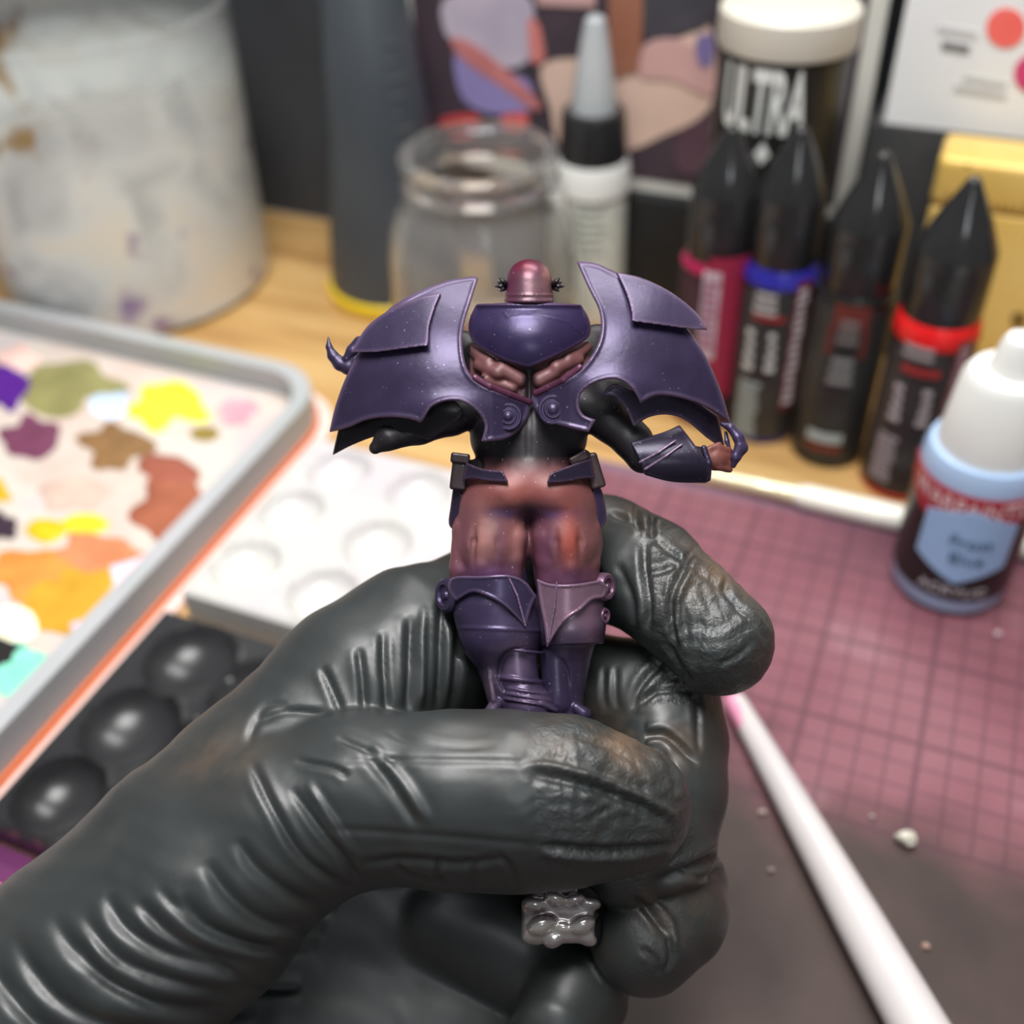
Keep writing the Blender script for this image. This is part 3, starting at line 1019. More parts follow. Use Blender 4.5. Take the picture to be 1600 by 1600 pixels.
# pale blue paint bottle on the mat
base = G(1478, 905, MAT_Z)
fb = root('acrylic_bottle', base, 'pale blue acrylic paint bottle with white ribbed cap on the mat', 'bottle')
z = lambda y: zrow(base, y)
r_f = rrow(base, z(840), 88)
zb = MAT_Z
bluep = mat('pale_blue_paint', lin(158, 182, 214), .3, var=lin(168, 190, 220))
mesh_obj('bottle_body', *lathe(base - EZ * zb, [(0.01, zb + .05), (r_f - 2.5, zb + .05), (r_f - .4, zb + 1.6), (r_f, zb + 4), (r_f, z(745)), (r_f + .2, z(735)), (r_f, z(705)), (r_f * .93, z(693)), (r_f * .7, z(688)), (0.01, z(688))], 64, cap=False), bluep, fb)
zc0, zc1 = z(697), z(592)
rc0, rc1 = rrow(base, zc0, 80), rrow(base, zc1, 72)
V, Fc = lathe(base - EZ * zb, [(0.01, zc0), (rc0, zc0), (rc0 * .9 + rc1 * .1, zc0 + (zc1 - zc0) * .1), (rc1, zc1), (rc1 * .86, zc1 + 2), (rc1 * .6, zc1 + 2.7), (0.01, zc1 + 2.7)], 120, cap=False)
ii = np.arange(len(V)) % 120
ctr = np.array([base[0], base[1], 0]); rad = V - ctr; rad[:, 2] = 0
sel = ((np.arange(len(V)) // 120 >= 1) & (np.arange(len(V)) // 120 <= 3) & (ii % 3 == 0))
V[sel] -= rad[sel] * 0.035
capw = mat('white_cap', lin(226, 226, 222), .35, var=lin(222, 222, 218))
mesh_obj('ribbed_cap', V, Fc, capw, fb)
zt = z(523)
mesh_obj('cap_tip', *lathe(base - EZ * zb, [(0.01, zc1 + 2.5), (rrow(base, zc1, 40), zc1 + 2.5), (rrow(base, zt, 35), zc1 + 5), (rrow(base, zt, 30), zt - 2), (rrow(base, zt, 24), zt - .6), (0.01, zt)], 40, cap=False), capw, fb)
ca = cam_ang(base)
zl0, zl1 = zfront(base, r_f, 933), zfront(base, r_f, 778)
mesh_obj('black_label', *wrap_patch(base, r_f + .05, rect_cols(-r_f * 1.9, r_f * 1.9, zl0, zl1, 36), ca), mat('black_label', lin(30, 27, 29), .35), fb)
zr0, zr1 = zfront(base, r_f, 833), zfront(base, r_f, 776)
cols = []
for i in range(25):
    s = -r_f * 1.45 + r_f * 2.9 * i / 24
    cols.append((s, zr0 + (zr1 - zr0) * .5 * min(1, (abs(s) / (r_f * 1.2)) ** 2), zr1))
mesh_obj('red_band', *wrap_patch(base, r_f + .35, cols, ca - .1), mat('crimson_print', lin(172, 44, 54), .4), fb)
wrap_text('lettering', 'WARPAINTS', 6.2, base, r_f + .35, (zr0 * .35 + zr1 * .65), ca - .05, mat('pale_print', lin(228, 206, 208), .5), fb, xs=.78, arch=-.003)
zh0, zh1 = zfront(base, r_f, 905), zfront(base, r_f, 795)
hm, hh, hw = (zh0 + zh1) / 2, (zh1 - zh0) / 2, 10.6
cols = [(s, hm - hh * (1 - .48 * abs(s) / hw), hm + hh * (1 - .36 * abs(s) / hw)) for s in np.linspace(-hw, hw, 21)]
mesh_obj('hexagon_print', *wrap_patch(base, r_f + .62, cols, ca + .12), mat('sky_blue_print', lin(156, 192, 232), .4), fb)
dk = mat('dark_blue_print', lin(72, 104, 132), .5)
wrap_text('lettering', 'Frost', 4.6, base, r_f + .7, hm + 1.8, ca + .2, dk, fb)
wrap_text('lettering', 'Blue', 4.6, base, r_f + .7, hm - 3.2, ca + .2, dk, fb)
wrap_text('lettering', 'ACRYLIC', 3.6, base, r_f + .3, zfront(base, r_f, 919), ca + .14, mat('silver_print', lin(200, 196, 200), .5), fb, xs=1.1)


# ------------------------------------------------------------------ things standing at the back
# low black box that carries the poster
q0, q1 = onwall(1025, 300, 334), onwall(1337, 290, 334)
PZ = q0[2]
bx = mesh_obj('black_box', *boxv(-150, q1 @ E1 + 4, 328, 350, .05, PZ - .1), mat('matte_black_card', lin(22, 24, 26), .6, var=lin(28, 30, 32)), smooth=False)
bevel_obj(bx, .8)
tag(bx, 'low matte black box behind the bottles carrying the poster', 'box')
PB = 334.0
a_l, a_r = onwall(640, 150, PB) @ E1, onwall(1362, 150, PB) @ E1
po = root('poster', D((a_l + a_r) / 2, PB + 2, PZ), 'white bordered poster of a dim pastel scene at the back', 'poster')
mesh_obj('poster_board', *boxv(a_l, a_r, PB, PB + 4, PZ, PZ + 190), mat('white_board', lin(216, 214, 204), .6, var=lin(222, 220, 212)), po, smooth=False)
mesh_obj('printed_sheet', *boxv(a_l + 4, a_r - 5.2, PB - .3, PB, PZ + 4.0, PZ + 186), mat('dark_print', lin(54, 50, 58), .6, var=lin(78, 62, 72), vscale=30, vmix=.8), po, smooth=False)


def print_shape(name, pts, col, parent, b, layer, var=None, th=.25):
    b = b - .3 - th * layer
    V = [onwall(x, y, b) for x, y in pts] + [onwall(x, y, b) + E2 * th for x, y in pts]
    n = len(pts)
    Fc = [tuple(range(n)), tuple(range(n, 2 * n))[::-1]] + [(i, n + i, n + (i + 1) % n, (i + 1) % n) for i in range(n)]
    return mesh_obj(name, np.array(V), Fc, mat('print_%s' % str(col), lin(*col), .6, var=lin(*(var or [min(255, k + 14) for k in col])), vscale=60), parent, smooth=False)


print_shape('print_patch', curve([(850, 100), (960, 88), (1060, 60), (1110, 45), (1110, 165), (1030, 215), (960, 240), (880, 232), (860, 170)]), (214, 184, 168), po, PB, 1)
print_shape('print_patch', curve([(700, -5), (815, -10), (835, 40), (822, 98), (770, 104), (730, 78), (696, 52)]), (176, 166, 186), po, PB, 2, var=(196, 186, 200))
print_shape('print_patch', curve([(712, 80), (768, 108), (826, 128), (826, 172), (770, 178), (722, 152)]), (132, 122, 176), po, PB, 2, var=(152, 142, 196))
print_shape('print_patch', curve([(704, 60), (740, 70), (800, 118), (842, 160), (835, 172), (790, 140), (722, 92)]), (186, 112, 112), po, PB, 3)
print_shape('print_patch', curve([(826, 30), (842, 40), (850, 90), (832, 98), (826, 62)]), (206, 122, 116), po, PB, 3)
print_shape('print_patch', [(950, -20), (1005, -20), (1002, 110), (952, 125)], (146, 92, 70), po, PB, 3, var=(158, 106, 84))
print_shape('print_patch', [(835, -20), (930, -20), (930, 12), (840, 8)], (190, 152, 150), po, PB, 2)
print_shape('print_patch', curve([(1008, 70), (1060, 62), (1110, 100), (1110, 150), (1050, 125), (1000, 118)]), (198, 156, 152), po, PB, 3)
print_shape('print_patch', curve([(1008, -10), (1110, -10), (1106, 38), (1060, 55), (1012, 60)]), (60, 58, 66), po, PB, 2)
print_shape('print_patch', curve([(1088, 62), (1112, 55), (1112, 100), (1092, 100)]), (120, 108, 158), po, PB, 4)
print_shape('print_patch', curve([(690, 186), (745, 180), (740, 210), (695, 214)]), (196, 60, 62), po, PB, 2)
print_shape('print_patch', curve([(786, 178), (820, 176), (822, 202), (790, 204)]), (216, 92, 88), po, PB, 2)
print_shape('print_patch', curve([(1060, 210), (1110, 190), (1112, 262), (1062, 268)]), (84, 60, 72), po, PB, 2)

# dark upright box with the colour chart leaning on it
q0 = onwall(1380, 192, 326)
CZ = q0[2]
a0c = q0 @ E1
bx = mesh_obj('dark_grey_box', *boxv(a_r + 1.5, a_r + 170, 325, 352, .05, CZ - .1), mat('slate_card', lin(58, 58, 60), .55, var=lin(66, 66, 66)), smooth=False)
bevel_obj(bx, .8)
tag(bx, 'dark grey box under the white colour chart', 'box')
ch = root('colour_chart', D(a0c + 60, 328, CZ), 'white colour chart card with coral and magenta dots', 'chart')
mesh_obj('chart_card', *boxv(a0c, a0c + 120, 326, 329, CZ, CZ + 130), mat('bright_card', lin(236, 237, 238), .6, var=lin(240, 241, 242)), ch, smooth=False)


def disc(cx, cy, r): return [(cx + r * math.cos(t), cy + r * math.sin(t)) for t in np.linspace(0, 2 * math.pi, 28, endpoint=False)]


print_shape('coral_dot', disc(1572, 44, 31), (244, 104, 96), ch, 326, 0)
print_shape('magenta_dot', disc(1614, 116, 30), (206, 60, 112), ch, 326, 0)
for x0, y0, x1, h, c in ((1466, 40, 1528, 9, 196), (1472, 64, 1516, 13, 120), (1506, 118, 1574, 8, 190), (1492, 132, 1574, 9, 190)):
    sl = .17
    print_shape('print_line', [(x0, y0), (x1, y0 + sl * (x1 - x0)), (x1 - 2, y0 + h + sl * (x1 - x0)), (x0 - 2, y0 + h)], (c, c, c), ch, 326, 0)

# gold tin
GB = 300.0
q = onwall(1468, 245, GB)
GA, GZ = q @ E1, q[2]
gt = root('gold_tin', D(GA + 45, GB + 9, 0), 'gold tin with a ruler-like printed scale behind the red ringed bottle', 'tin')
gold = mat('gold_lacquer', lin(226, 188, 98), .4, .1, var=lin(236, 202, 122), vscale=40, bump=.1)
zl = onwall(1452, 322, GB)[2]
o = mesh_obj('tin_body', *boxv(GA + .5, GA + 90, GB + .5, GB + 18, .05, zl), gold, gt, smooth=False); bevel_obj(o, 1.6, 3)
o = mesh_obj('tin_lid', *boxv(GA, GA + 90.5, GB, GB + 18.5, zl + .1, GZ), gold, gt, smooth=False); bevel_obj(o, 2.6, 4)
V = []; Fc = []
for i in range(34):
    a = GA + 4 + i * 2.0
    h = 3.4 if i % 5 == 0 else 2.0
    v, f_ = boxv(a, a + .45, GB - .12, GB + .05, zl + 1.5, zl + 1.5 + h)
    Fc += [tuple(k + len(V) * 8 for k in q_) for q_ in f_]; V.append(v)
mesh_obj('printed_scale', np.concatenate(V), Fc, mat('brown_print', lin(128, 92, 34), .6), gt, smooth=False)
for x, y, r in ((1592, 500, 12), (1560, 282, 7), (1512, 262, 5)):
    print_shape('stamp_print', disc(x, y, r), (118, 92, 40), gt, GB + .35, 0)


# ------------------------------------------------------------------ brushes and crumbs
def tube(p, q, prof, n=28):
    p = np.asarray(p, float); q = np.asarray(q, float); d = q - p; L = np.linalg.norm(d)
    return lathe(p, [(r, t * L) for t, r in prof], n, axis=d / L)


r_h = 3.4
p0, p1 = G(1105, 741, MAT_Z + 3.2), G(1660, 868, MAT_Z + 3.6)
L = np.linalg.norm(p1 - p0)
tf = np.linalg.norm(G(1246, 766, MAT_Z + 3.2) - p0) / L
dirb = (p1 - p0) / L
br = root('paint_brush', (p0 + p1) / 2 - EZ * 3.3, 'white handled paint brush with pale gold ferrule lying along the mat edge', 'brush', 'brushes on the mat')
mesh_obj('handle', *tube(p0, p1, [(tf, .01), (tf, 2.6), (tf + .03, 3.3), (tf + .3, 3.6), (.8, 3.3), (1.0, 2.8), (1.0, .01)]), mat('ivory_lacquer', lin(240, 238, 226), .3, var=lin(236, 234, 222)), br)
mesh_obj('ferrule', *tube(p0, p1, [(0.0, .01), (0.0, 1.5), (tf * .55, 2.0), (tf * .6, 2.25), (tf * .65, 2.0), (tf * .84, 2.2), (tf * .88, 2.5), (tf * .92, 2.3), (tf * .95, 2.6), (tf + .005, 2.6), (tf + .005, .01)]),
         mat('pale_gold_metal', lin(246, 238, 200), .3, .35), br)
pb = p0 - dirb * 16
mesh_obj('bristles', *tube(p0, pb, [(0, .01), (0, 1.45), (.4, 1.7), (.75, 1.1), (1, .1)]), mat('golden_bristle', lin(170, 120, 60), .6, var=lin(120, 80, 40)), br)

p0, p1 = G(1147, 1092, MAT_Z + 2.9), G(1455, 1640, MAT_Z + 5.4)
dirf = (p1 - p0) / np.linalg.norm(p1 - p0)
bf = root('paint_brush', (p0 + p1) / 2 - EZ * 4, 'white handled paint brush pointing down the front of the mat', 'brush', 'brushes on the mat')
mesh_obj('handle', *tube(p0, p1, [(0, .01), (0, 2.1), (.02, 2.5), (.3, 3.4), (.7, 4.6), (1.0, 5.2), (1.0, .01)]), mat('white_lacquer', lin(206, 200, 198), .3, var=lin(198, 192, 192)), bf)
st = p0 + dirf * 6
sd = np.cross(EZ, dirf)
mesh_obj('paint_stain', *tube(p0 + dirf * .2 + sd * .0 - E1 * .35 + EZ * .1, p0 + dirf * 11 - E1 * .35 + EZ * .1, [(0, .01), (0, 2.2), (.4, 2.45), (.8, 2.5), (1, 2.2), (1, .01)]), mat('pink_stain', lin(226, 150, 180), .4), bf)


def crumb(px, py, r, col, label, seed):
    rnd = np.random.RandomState(seed)
    bm = bmesh.new(); bmesh.ops.create_icosphere(bm, subdivisions=2, radius=1.0)
    V = np.array([v.co[:] for v in bm.verts]); Fc = [tuple(v.index for v in f.verts) for f in bm.faces]; bm.free()
    V = V * (1 + rnd.uniform(-.25, .25, (len(V), 1))) * r * np.array([1.1, .85, .8])
    g = G(px, py, MAT_Z)
    V = V + g + EZ * (-V[:, 2].min() + .02)
    o = mesh_obj('crumb', V, Fc, mat('crumb_%s' % str(col), lin(*col), .5), smooth=False)
    tag(o, label, 'crumb', 'crumbs on the mat')


crumb(1413, 1316, 1.9, (196, 192, 178), 'largest pale plaster crumb on the brown border of the mat', 1)
crumb(1190, 1272, .8, (168, 152, 146), 'tiny pale crumb left of the white brush handle', 2)
crumb(1362, 1278, .6, (160, 140, 136), 'tiny crumb up and left of the large plaster crumb', 3)
crumb(1204, 1362, .6, (150, 132, 126), 'tiny crumb beside the curled ring finger', 4)
crumb(1446, 1480, .7, (170, 140, 128), 'tiny crumb on the mat below the large plaster crumb', 5)
crumb(1557, 993, .8, (196, 170, 176), 'tiny crumb on the pink grid below the pale blue bottle', 6)
# ------------------------------------------------------------------ the painted figurine held in the hand
def fig_mat(name, rough=.36, metal=.15, spec=.5, bump=.25, speck=True):
    m, nt, b = nodes_mat(name)
    at = nd(nt, 'ShaderNodeAttribute', attribute_name='paint')
    tc = nd(nt, 'ShaderNodeTexCoord')
    n1 = nd(nt, 'ShaderNodeTexNoise', {'Vector': tc.outputs['Object'], 'Scale': 260.0, 'Detail': 4.0})
    v = ramp(nt, n1.outputs['Fac'], [(0.3, (.82, .82, .82, 1)), (0.7, (1.16, 1.16, 1.16, 1))])
    mx = nt.nodes.new('ShaderNodeMix'); mx.data_type = 'RGBA'; mx.blend_type = 'MULTIPLY'
    mx.inputs[0].default_value = 1.0
    nt.links.new(at.outputs['Color'], mx.inputs[6]); nt.links.new(v, mx.inputs[7])
    c = mx.outputs[2]
    if speck:
        vo = nd(nt, 'ShaderNodeTexNoise', {'Vector': tc.outputs['Object'], 'Scale': 2800.0, 'Detail': 0.0})
        f = ramp(nt, vo.outputs['Fac'], [(0.82, (0, 0, 0, 1)), (0.85, (1, 1, 1, 1))])
        c = mixc(nt, nd(nt, 'ShaderNodeMath', {0: f, 1: .35}, operation='MULTIPLY').outputs[0], c, lin(190, 180, 200))
    nt.links.new(c, b.inputs['Base Color'])
    b.inputs['Roughness'].default_value = rough
    b.inputs['Metallic'].default_value = metal
    b.inputs['Specular IOR Level'].default_value = spec
    n2 = nd(nt, 'ShaderNodeTexNoise', {'Vector': tc.outputs['Object'], 'Scale': 900.0, 'Detail': 3.0})
    bp = nd(nt, 'ShaderNodeBump', {'Height': n2.outputs['Fac'], 'Strength': bump, 'Distance': 0.00012})
    nt.links.new(bp.outputs['Normal'], b.inputs['Normal'])
    return m


ARM = fig_mat('purple_armour_paint', .35, .4)
SKIN = fig_mat('painted_flesh', .48, .12)
METAL = fig_mat('dull_silver_paint', .26, .7, speck=False)

PUR = np.array(lin(58, 49, 77)[:3]); PURD = np.array(lin(44, 37, 58)[:3]); MAUVE = np.array(lin(112, 80, 102)[:3])
DARK = np.array(lin(26, 22, 28)[:3]); RED = np.array(lin(134, 66, 58)[:3]); BROWN = np.array(lin(106, 66, 68)[:3])
PLUM = np.array(lin(88, 46, 70)[:3]); MAG = np.array(lin(128, 26, 58)[:3]); ROSE = np.array(lin(140, 104, 112)[:3])


def flat_col(c):
    return lambda V: np.tile(c, (len(V), 1))


def blend(c, V, *spots):
    """paint: base colour plus soft airbrushed spots, some standing for light or shade (x, y, radius, colour, strength)"""
    out = np.tile(np.asarray(c, float), (len(V), 1))
    for x, y, rx, ry, col, s in spots:
        w = s * np.exp(-((V[:, 0] - x) / rx) ** 2 - ((V[:, 1] - y) / ry) ** 2)
        out = out * (1 - w[:, None]) + np.asarray(col) * w[:, None]
    return out


def edge_col(c, e, poly, width=5.0, s=.7):
    """paint: lighter band along the plate's own edge"""
    def f(V):
        d = np.abs(poly_sdf(poly, V[:, 0], V[:, 1]))
        w = s * np.exp(-(d / width) ** 2)
        return np.asarray(c) * (1 - w[:, None]) + np.asarray(e) * w[:, None]
    return f


foot = to_world(np.array([[850., 1470, -40]]))[0]
fig = root('figurine', foot, 'small painted figurine in purple winged armour seen from behind', 'figurine')


def pbox(poly, pad=8):
    p = np.asarray(poly); return p.min(0) - pad, p.max(0) + pad


def plate(name, poly, wf, th, col, rim=0, rim_h=0, step=2.0, rnd=1.5, parent=None, material=None, smooth=1, post=None):
    (x0, y0), (x1, y1) = pbox(poly)
    gx, gy = np.meshgrid(np.linspace(x0, x1, 24), np.linspace(y0, y1, 24), indexing='ij')
    w = wf(gx, gy)
    ins = poly_sdf(poly, gx, gy) < 10
    lo, hi = w[ins].min() - th - rim_h - 6, w[ins].max() + th + rim_h + 6
    f = Field((x0, y0, lo), (x1, y1, hi), step)
    f.plate(poly, wf, th, rim, rim_h, rnd)
    return sculpt(name, f, material or ARM, parent or fig, smooth, colors=col, post=post)


def strip(name, pts, r, col, parent=None, material=None, step=1.6, k=1.5, flat=1.0):
    """raised bead along a 3D polyline (x, y, w[, r])"""
    pts = [tuple(p) if len(p) > 3 else tuple(p) + (r,) for p in pts]
    a = np.array(pts)
    m = a[:, 3].max() * max(1, flat) + 6
    f = Field(a[:, :3].min(0) - m, a[:, :3].max(0) + m, step)
    f.chain(pts, k, flat=flat)
    return sculpt(name, f, material or ARM, parent or fig, 1, colors=flat_col(col))


# ---- body: one continuous surface (back, waist, hips, thighs, arms)
f = Field((560, 470, -90), (1162, 1000, 110), 2.6)
f.chain([(827, 520, -14, 55), (827, 600, -14, 58), (826, 680, -5, 62), (827, 735, 0, 66)], 18)
f.ell((770, 590, -8), (62, 60, 42), 16)
f.ell((880, 590, -8), (62, 60, 42), 16)
f.ell((722, 572, -34), (46, 56, 30), 12)
f.ell((934, 566, -34), (46, 60, 30), 12)
f.ell((706, 632, -6), (44, 36, 36), 10)
f.ell((950, 622, -10), (48, 40, 36), 10)
f.ell((790, 680, -5), (56, 60, 46), 16)
f.ell((862, 680, -5), (56, 60, 46), 16)
# strands of muscle under the collar
for m in ((738, 546, 18, 764, 568, 40, 9, 13), (750, 570, 34, 778, 582, 50, 11, 13), (784, 576, 48, 814, 594, 46, 13, 13), (760, 592, 44, 800, 606, 46, 10, 10), (800, 608, 40, 820, 626, 34, 10, 8),
          (917, 542, 18, 888, 562, 40, 9, 13), (902, 562, 34, 870, 574, 50, 11, 13), (868, 580, 48, 842, 594, 46, 13, 14), (890, 588, 42, 852, 606, 44, 10, 10), (850, 608, 40, 834, 626, 34, 10, 8)):
    f.cap(m[:3], m[3:6], m[6], m[7], 2.2)
f.ell((827, 610, 62), (6, 40, 22), 5, 'sub')
# spine groove of the dark waist
f.cap((826, 640, 62), (826, 712, 66), 5, 3, 8, 'sub')
f.cap((774, 690, 50), (790, 726, 60), 3, 4, 5, 'sub')
f.cap((880, 690, 50), (862, 726, 60), 3, 4, 5, 'sub')
# hips
f.ell((827, 765, 8), (98, 46, 62), 18)
f.ell((736, 752, 0), (24, 34, 30), 8)
f.ell((918, 752, 0), (22, 34, 30), 8)
f.ell((790, 772, 34), (46, 36, 40), 14)
f.ell((866, 772, 34), (46, 36, 40), 14)
# thighs
f.chain([(767, 800, 12, 52), (768, 850, 12, 55), (770, 905, 8, 47), (775, 950, 0, 34)], 14)
f.chain([(884, 800, 12, 52), (884, 850, 12, 55), (885, 905, 8, 47), (880, 960, -4, 34)], 14)
for x0, x1, w, r, y0, y1 in ((752, 752, 50, 16, 806, 880), (780, 776, 52, 14, 806, 872), (806, 800, 42, 17, 812, 872), (722, 717, 26, 15, 800, 888),
                             (852, 856, 42, 19, 812, 876), (890, 892, 50, 17, 806, 884), (922, 922, 30, 15, 800, 880)):
    f.chain([(x0, y0 - 16, w - 26, r * .6), (x0, y0 + 28, w - 3, r), (x1, y1, w - 3, r), (x1, y1 + 40, w - 12, r * .85)], 5)
f.cap((827, 806, 72), (827, 900, 64), 5, 6, 6, 'sub')
for gx, g1, gw in ((740, 736, 58), (779, 778, 72), (868, 870, 68), (907, 909, 64)):
    f.chain([(gx, 812, gw + 4, 2), (gx, 846, gw + 2, 5), (g1, 892, gw, 4)], 5, 'sub')
f.cap((762, 800, 76), (820, 806, 70), 5, 9, 8, 'sub')
f.cap((896, 800, 74), (832, 806, 70), 4, 9, 8, 'sub')
# arms inside the armour
f.chain([(752, 625, 0, 34), (705, 648, 10, 32), (655, 668, 22, 26), (606, 684, 34, 20), (586, 700, 36, 10)], 8)
f.chain([(905, 625, 0, 36), (955, 655, 6, 36), (990, 690, 14, 30), (1005, 712, 18, 26), (1060, 716, 24, 24), (1102, 716, 24, 17)], 8)
# right hand, a small fist with four knuckles
f.ell((1118, 716, 22), (20, 20, 18), 5)
for i in range(4):
    f.cap((1124, 700 + i * 10, 30), (1140, 704 + i * 10, 20), 6, 5.5, 2)
f.cap((1108, 702, 34), (1124, 694, 30), 5.5, 4.5, 2)


def body_col(V):
    y = V[:, 1]
    out = np.tile(BROWN, (len(V), 1))
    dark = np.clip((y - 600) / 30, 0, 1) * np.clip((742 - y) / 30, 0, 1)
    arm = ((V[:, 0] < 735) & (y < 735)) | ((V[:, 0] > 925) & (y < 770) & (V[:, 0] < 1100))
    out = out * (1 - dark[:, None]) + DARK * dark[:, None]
    out[arm | ((np.abs(V[:, 0] - 827) > 70) & (y > 588) & (y < 735)) | ((y < 660) & (V[:, 2] < 14) & ((V[:, 0] < 752) | (V[:, 0] > 904)))] = DARK  # dark arms; shade in the gaps around the pauldrons also put into the colour
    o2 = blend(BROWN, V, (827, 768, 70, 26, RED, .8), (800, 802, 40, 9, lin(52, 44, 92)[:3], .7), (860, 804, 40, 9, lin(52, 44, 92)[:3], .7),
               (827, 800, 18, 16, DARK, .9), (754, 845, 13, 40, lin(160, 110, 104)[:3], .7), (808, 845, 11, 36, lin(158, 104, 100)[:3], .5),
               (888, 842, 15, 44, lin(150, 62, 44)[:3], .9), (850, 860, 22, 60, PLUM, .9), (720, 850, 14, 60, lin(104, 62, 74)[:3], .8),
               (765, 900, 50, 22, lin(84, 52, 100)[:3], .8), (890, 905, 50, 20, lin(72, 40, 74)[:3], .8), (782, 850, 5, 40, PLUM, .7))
    fist = V[:, 0] >= 1100
    out[fist] = lin(104, 58, 52)[:3]
    vee = np.exp(-((V[:, 0] - 827) / 13) ** 2) * (y < 660)  # shade of the recess below the collar, painted into the colour
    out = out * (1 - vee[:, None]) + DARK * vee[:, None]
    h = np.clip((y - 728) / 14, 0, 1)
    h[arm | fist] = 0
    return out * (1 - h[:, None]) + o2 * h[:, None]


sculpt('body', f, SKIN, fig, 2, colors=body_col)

# ---- helmet and ear spikes
f = Field((778, 396, -20), (878, 486, 84), 1.7)
f.chain([(827, 440, 30, 35.5), (827, 500, 32, 40)], 2)
f.rbox((827, 500, 30), (60, 26, 60), 1, 1.5, 'sub')
f.ring((827, 470, 31), 37, 2.4, 1.5)
f.ring((827, 461, 31), 37.4, 1.0, 1.0)


def helm_col(V):
    return blend(lin(92, 64, 78)[:3], V, (812, 412, 36, 18, lin(98, 20, 44)[:3], 1.0), (795, 440, 14, 40, lin(108, 48, 78)[:3], .7), (856, 425, 8, 28, lin(168, 116, 104)[:3], .6), (836, 446, 20, 16, ROSE, .6))  # warm right rim and rose spot: rim light and highlight put into the colour


hel = sculpt('helmet', f, ARM, fig, 2, colors=helm_col)
for s, cx in ((-1, 792), (1, 863)):
    for dx, dy, dw in ((-19, 2, 4), (-12, -12, 6), (-11, 10, 6), (-7, -6, 18), (-15, -5, -8)):
        strip('ear_spike', [(cx, 446, 34, 5.5), (cx + s * -dx * .5, 446 + dy * .5, 34 + dw * .5, 4), (cx + s * -dx, 446 + dy, 34 + dw, 1.0)], 3, DARK, hel, step=1.4)

# ---- collar plate
col_poly = curve([(744, 475, 1), (784, 473), (827, 472), (870, 473), (908, 476, 1), (921, 500), (921, 524), (900, 541), (862, 560), (826, 575, 1), (786, 563), (746, 541), (733, 522), (733, 500)])
wcol = lambda X, Y: 74 - 46 * ((X - 827) / 96) ** 2 - 22 * ((Y - 528) / 55) ** 2 + 6 * np.exp(-((Y - 476) / 4) ** 2)


def crack(V, Q):
    N = vnormals(V, Q)
    d, t = dist_line(V[:, 0], V[:, 1], [(788, 489), (794, 496), (815, 493), (840, 493), (866, 498), (888, 503), (903, 516)])
    return V + np.array([0, 0, 1.0]) * (.7 * np.exp(-(d / 1.8) ** 2) * (V[:, 2] > 30))[:, None]


plate('collar_plate', col_poly, wcol, 9, edge_col(lin(52, 42, 78)[:3], MAUVE, col_poly, 4, .35), 5, .8, step=1.8, post=crack)

# ---- pauldrons
LP = curve([(748, 434, 1), (737, 468), (725, 508), (723, 542), (731, 578), (752, 600), (790, 615), (828, 630, 1), (827, 648), (812, 672), (790, 686), (762, 690), (752, 690, 1), (757, 664),
            (746, 644), (722, 628), (697, 627), (675, 636), (662, 656), (658, 661, 1), (640, 655), (610, 652), (575, 656), (545, 668), (514, 676, 1), (524, 634), (541, 588), (566, 540), (600, 490), (640, 462), (690, 441), (735, 432)])
RP = curve([(900, 408, 1), (919, 450), (936, 486), (938, 520), (926, 552), (900, 582), (862, 604), (836, 614), (831, 628), (848, 656), (882, 667), (920, 676, 1), (931, 656, 1), (912, 648), (905, 634),
            (909, 614), (930, 598), (960, 592), (982, 602), (995, 620), (1000, 631, 1), (1024, 619), (1052, 620), (1088, 630), (1118, 645), (1142, 663, 1), (1127, 612), (1105, 560), (1080, 520), (1040, 470), (1000, 440), (960, 424), (930, 411)])


def wl(X, Y):
    u = (X - 706) / 190.0; v = (Y - 602) / 170.0
    w = 96 - 92 * np.where(u < 0, np.abs(u) ** 2.0, 0.55 * u ** 2) - 96 * np.where(v < 0, v * v, 0.1 * v * v)
    return w - 20 * np.clip((X - 770) / 60, 0, 1) + 10 * np.exp(-((X - 700) / 60) ** 2 - ((Y - 640) / 26) ** 2)


def wr(X, Y):
    u = (X - 955) / 190.0; v = (Y - 580) / 175.0
    w = 100 - 92 * np.where(u > 0, u * u, 0.6 * u * u) - 96 * np.where(v < 0, v * v, 0.1 * v * v)
    return w - 12 * np.clip((890 - X) / 60, 0, 1) + 10 * np.exp(-((X - 960) / 60) ** 2 - ((Y - 606) / 26) ** 2)


EDG = np.array(lin(126, 104, 132)[:3])
pl = plate('pauldron', LP, wl, 9, edge_col(PUR, EDG, LP, 4.5, .55), 8, 2.4, step=1.9)
pr = plate('pauldron', RP, wr, 9, edge_col(PUR, EDG, RP, 4.5, .55), 8, 2.4, step=1.9)
LO = curve([(548, 551, 1), (572, 512), (605, 486), (652, 465), (690, 457, 1), (680, 480), (671, 510), (669, 540, 1), (630, 545), (590, 550)])
RO = curve([(962, 425, 1), (1000, 433), (1038, 450), (1070, 472), (1094, 495), (1106, 516, 1), (1075, 514), (1032, 508), (987, 502, 1), (986, 485), (977, 456)])
wlo = lambda X, Y: wl(X, Y) + 9 + 9 * np.clip((Y - 470) / 70, 0, 1) + 4 * np.clip((600 - X) / 50, 0, 1)
wro = lambda X, Y: wr(X, Y) + 9 + 9 * np.clip((Y - 430) / 75, 0, 1) + 4 * np.clip((X - 1050) / 50, 0, 1)
plate('overlay_plate', LO, wlo, 6, edge_col(PUR, EDG, LO, 4, .5), step=1.9, parent=pl)
plate('overlay_plate', RO, wro, 6, edge_col(PUR, EDG, RO, 4, .5), step=1.9, parent=pr)
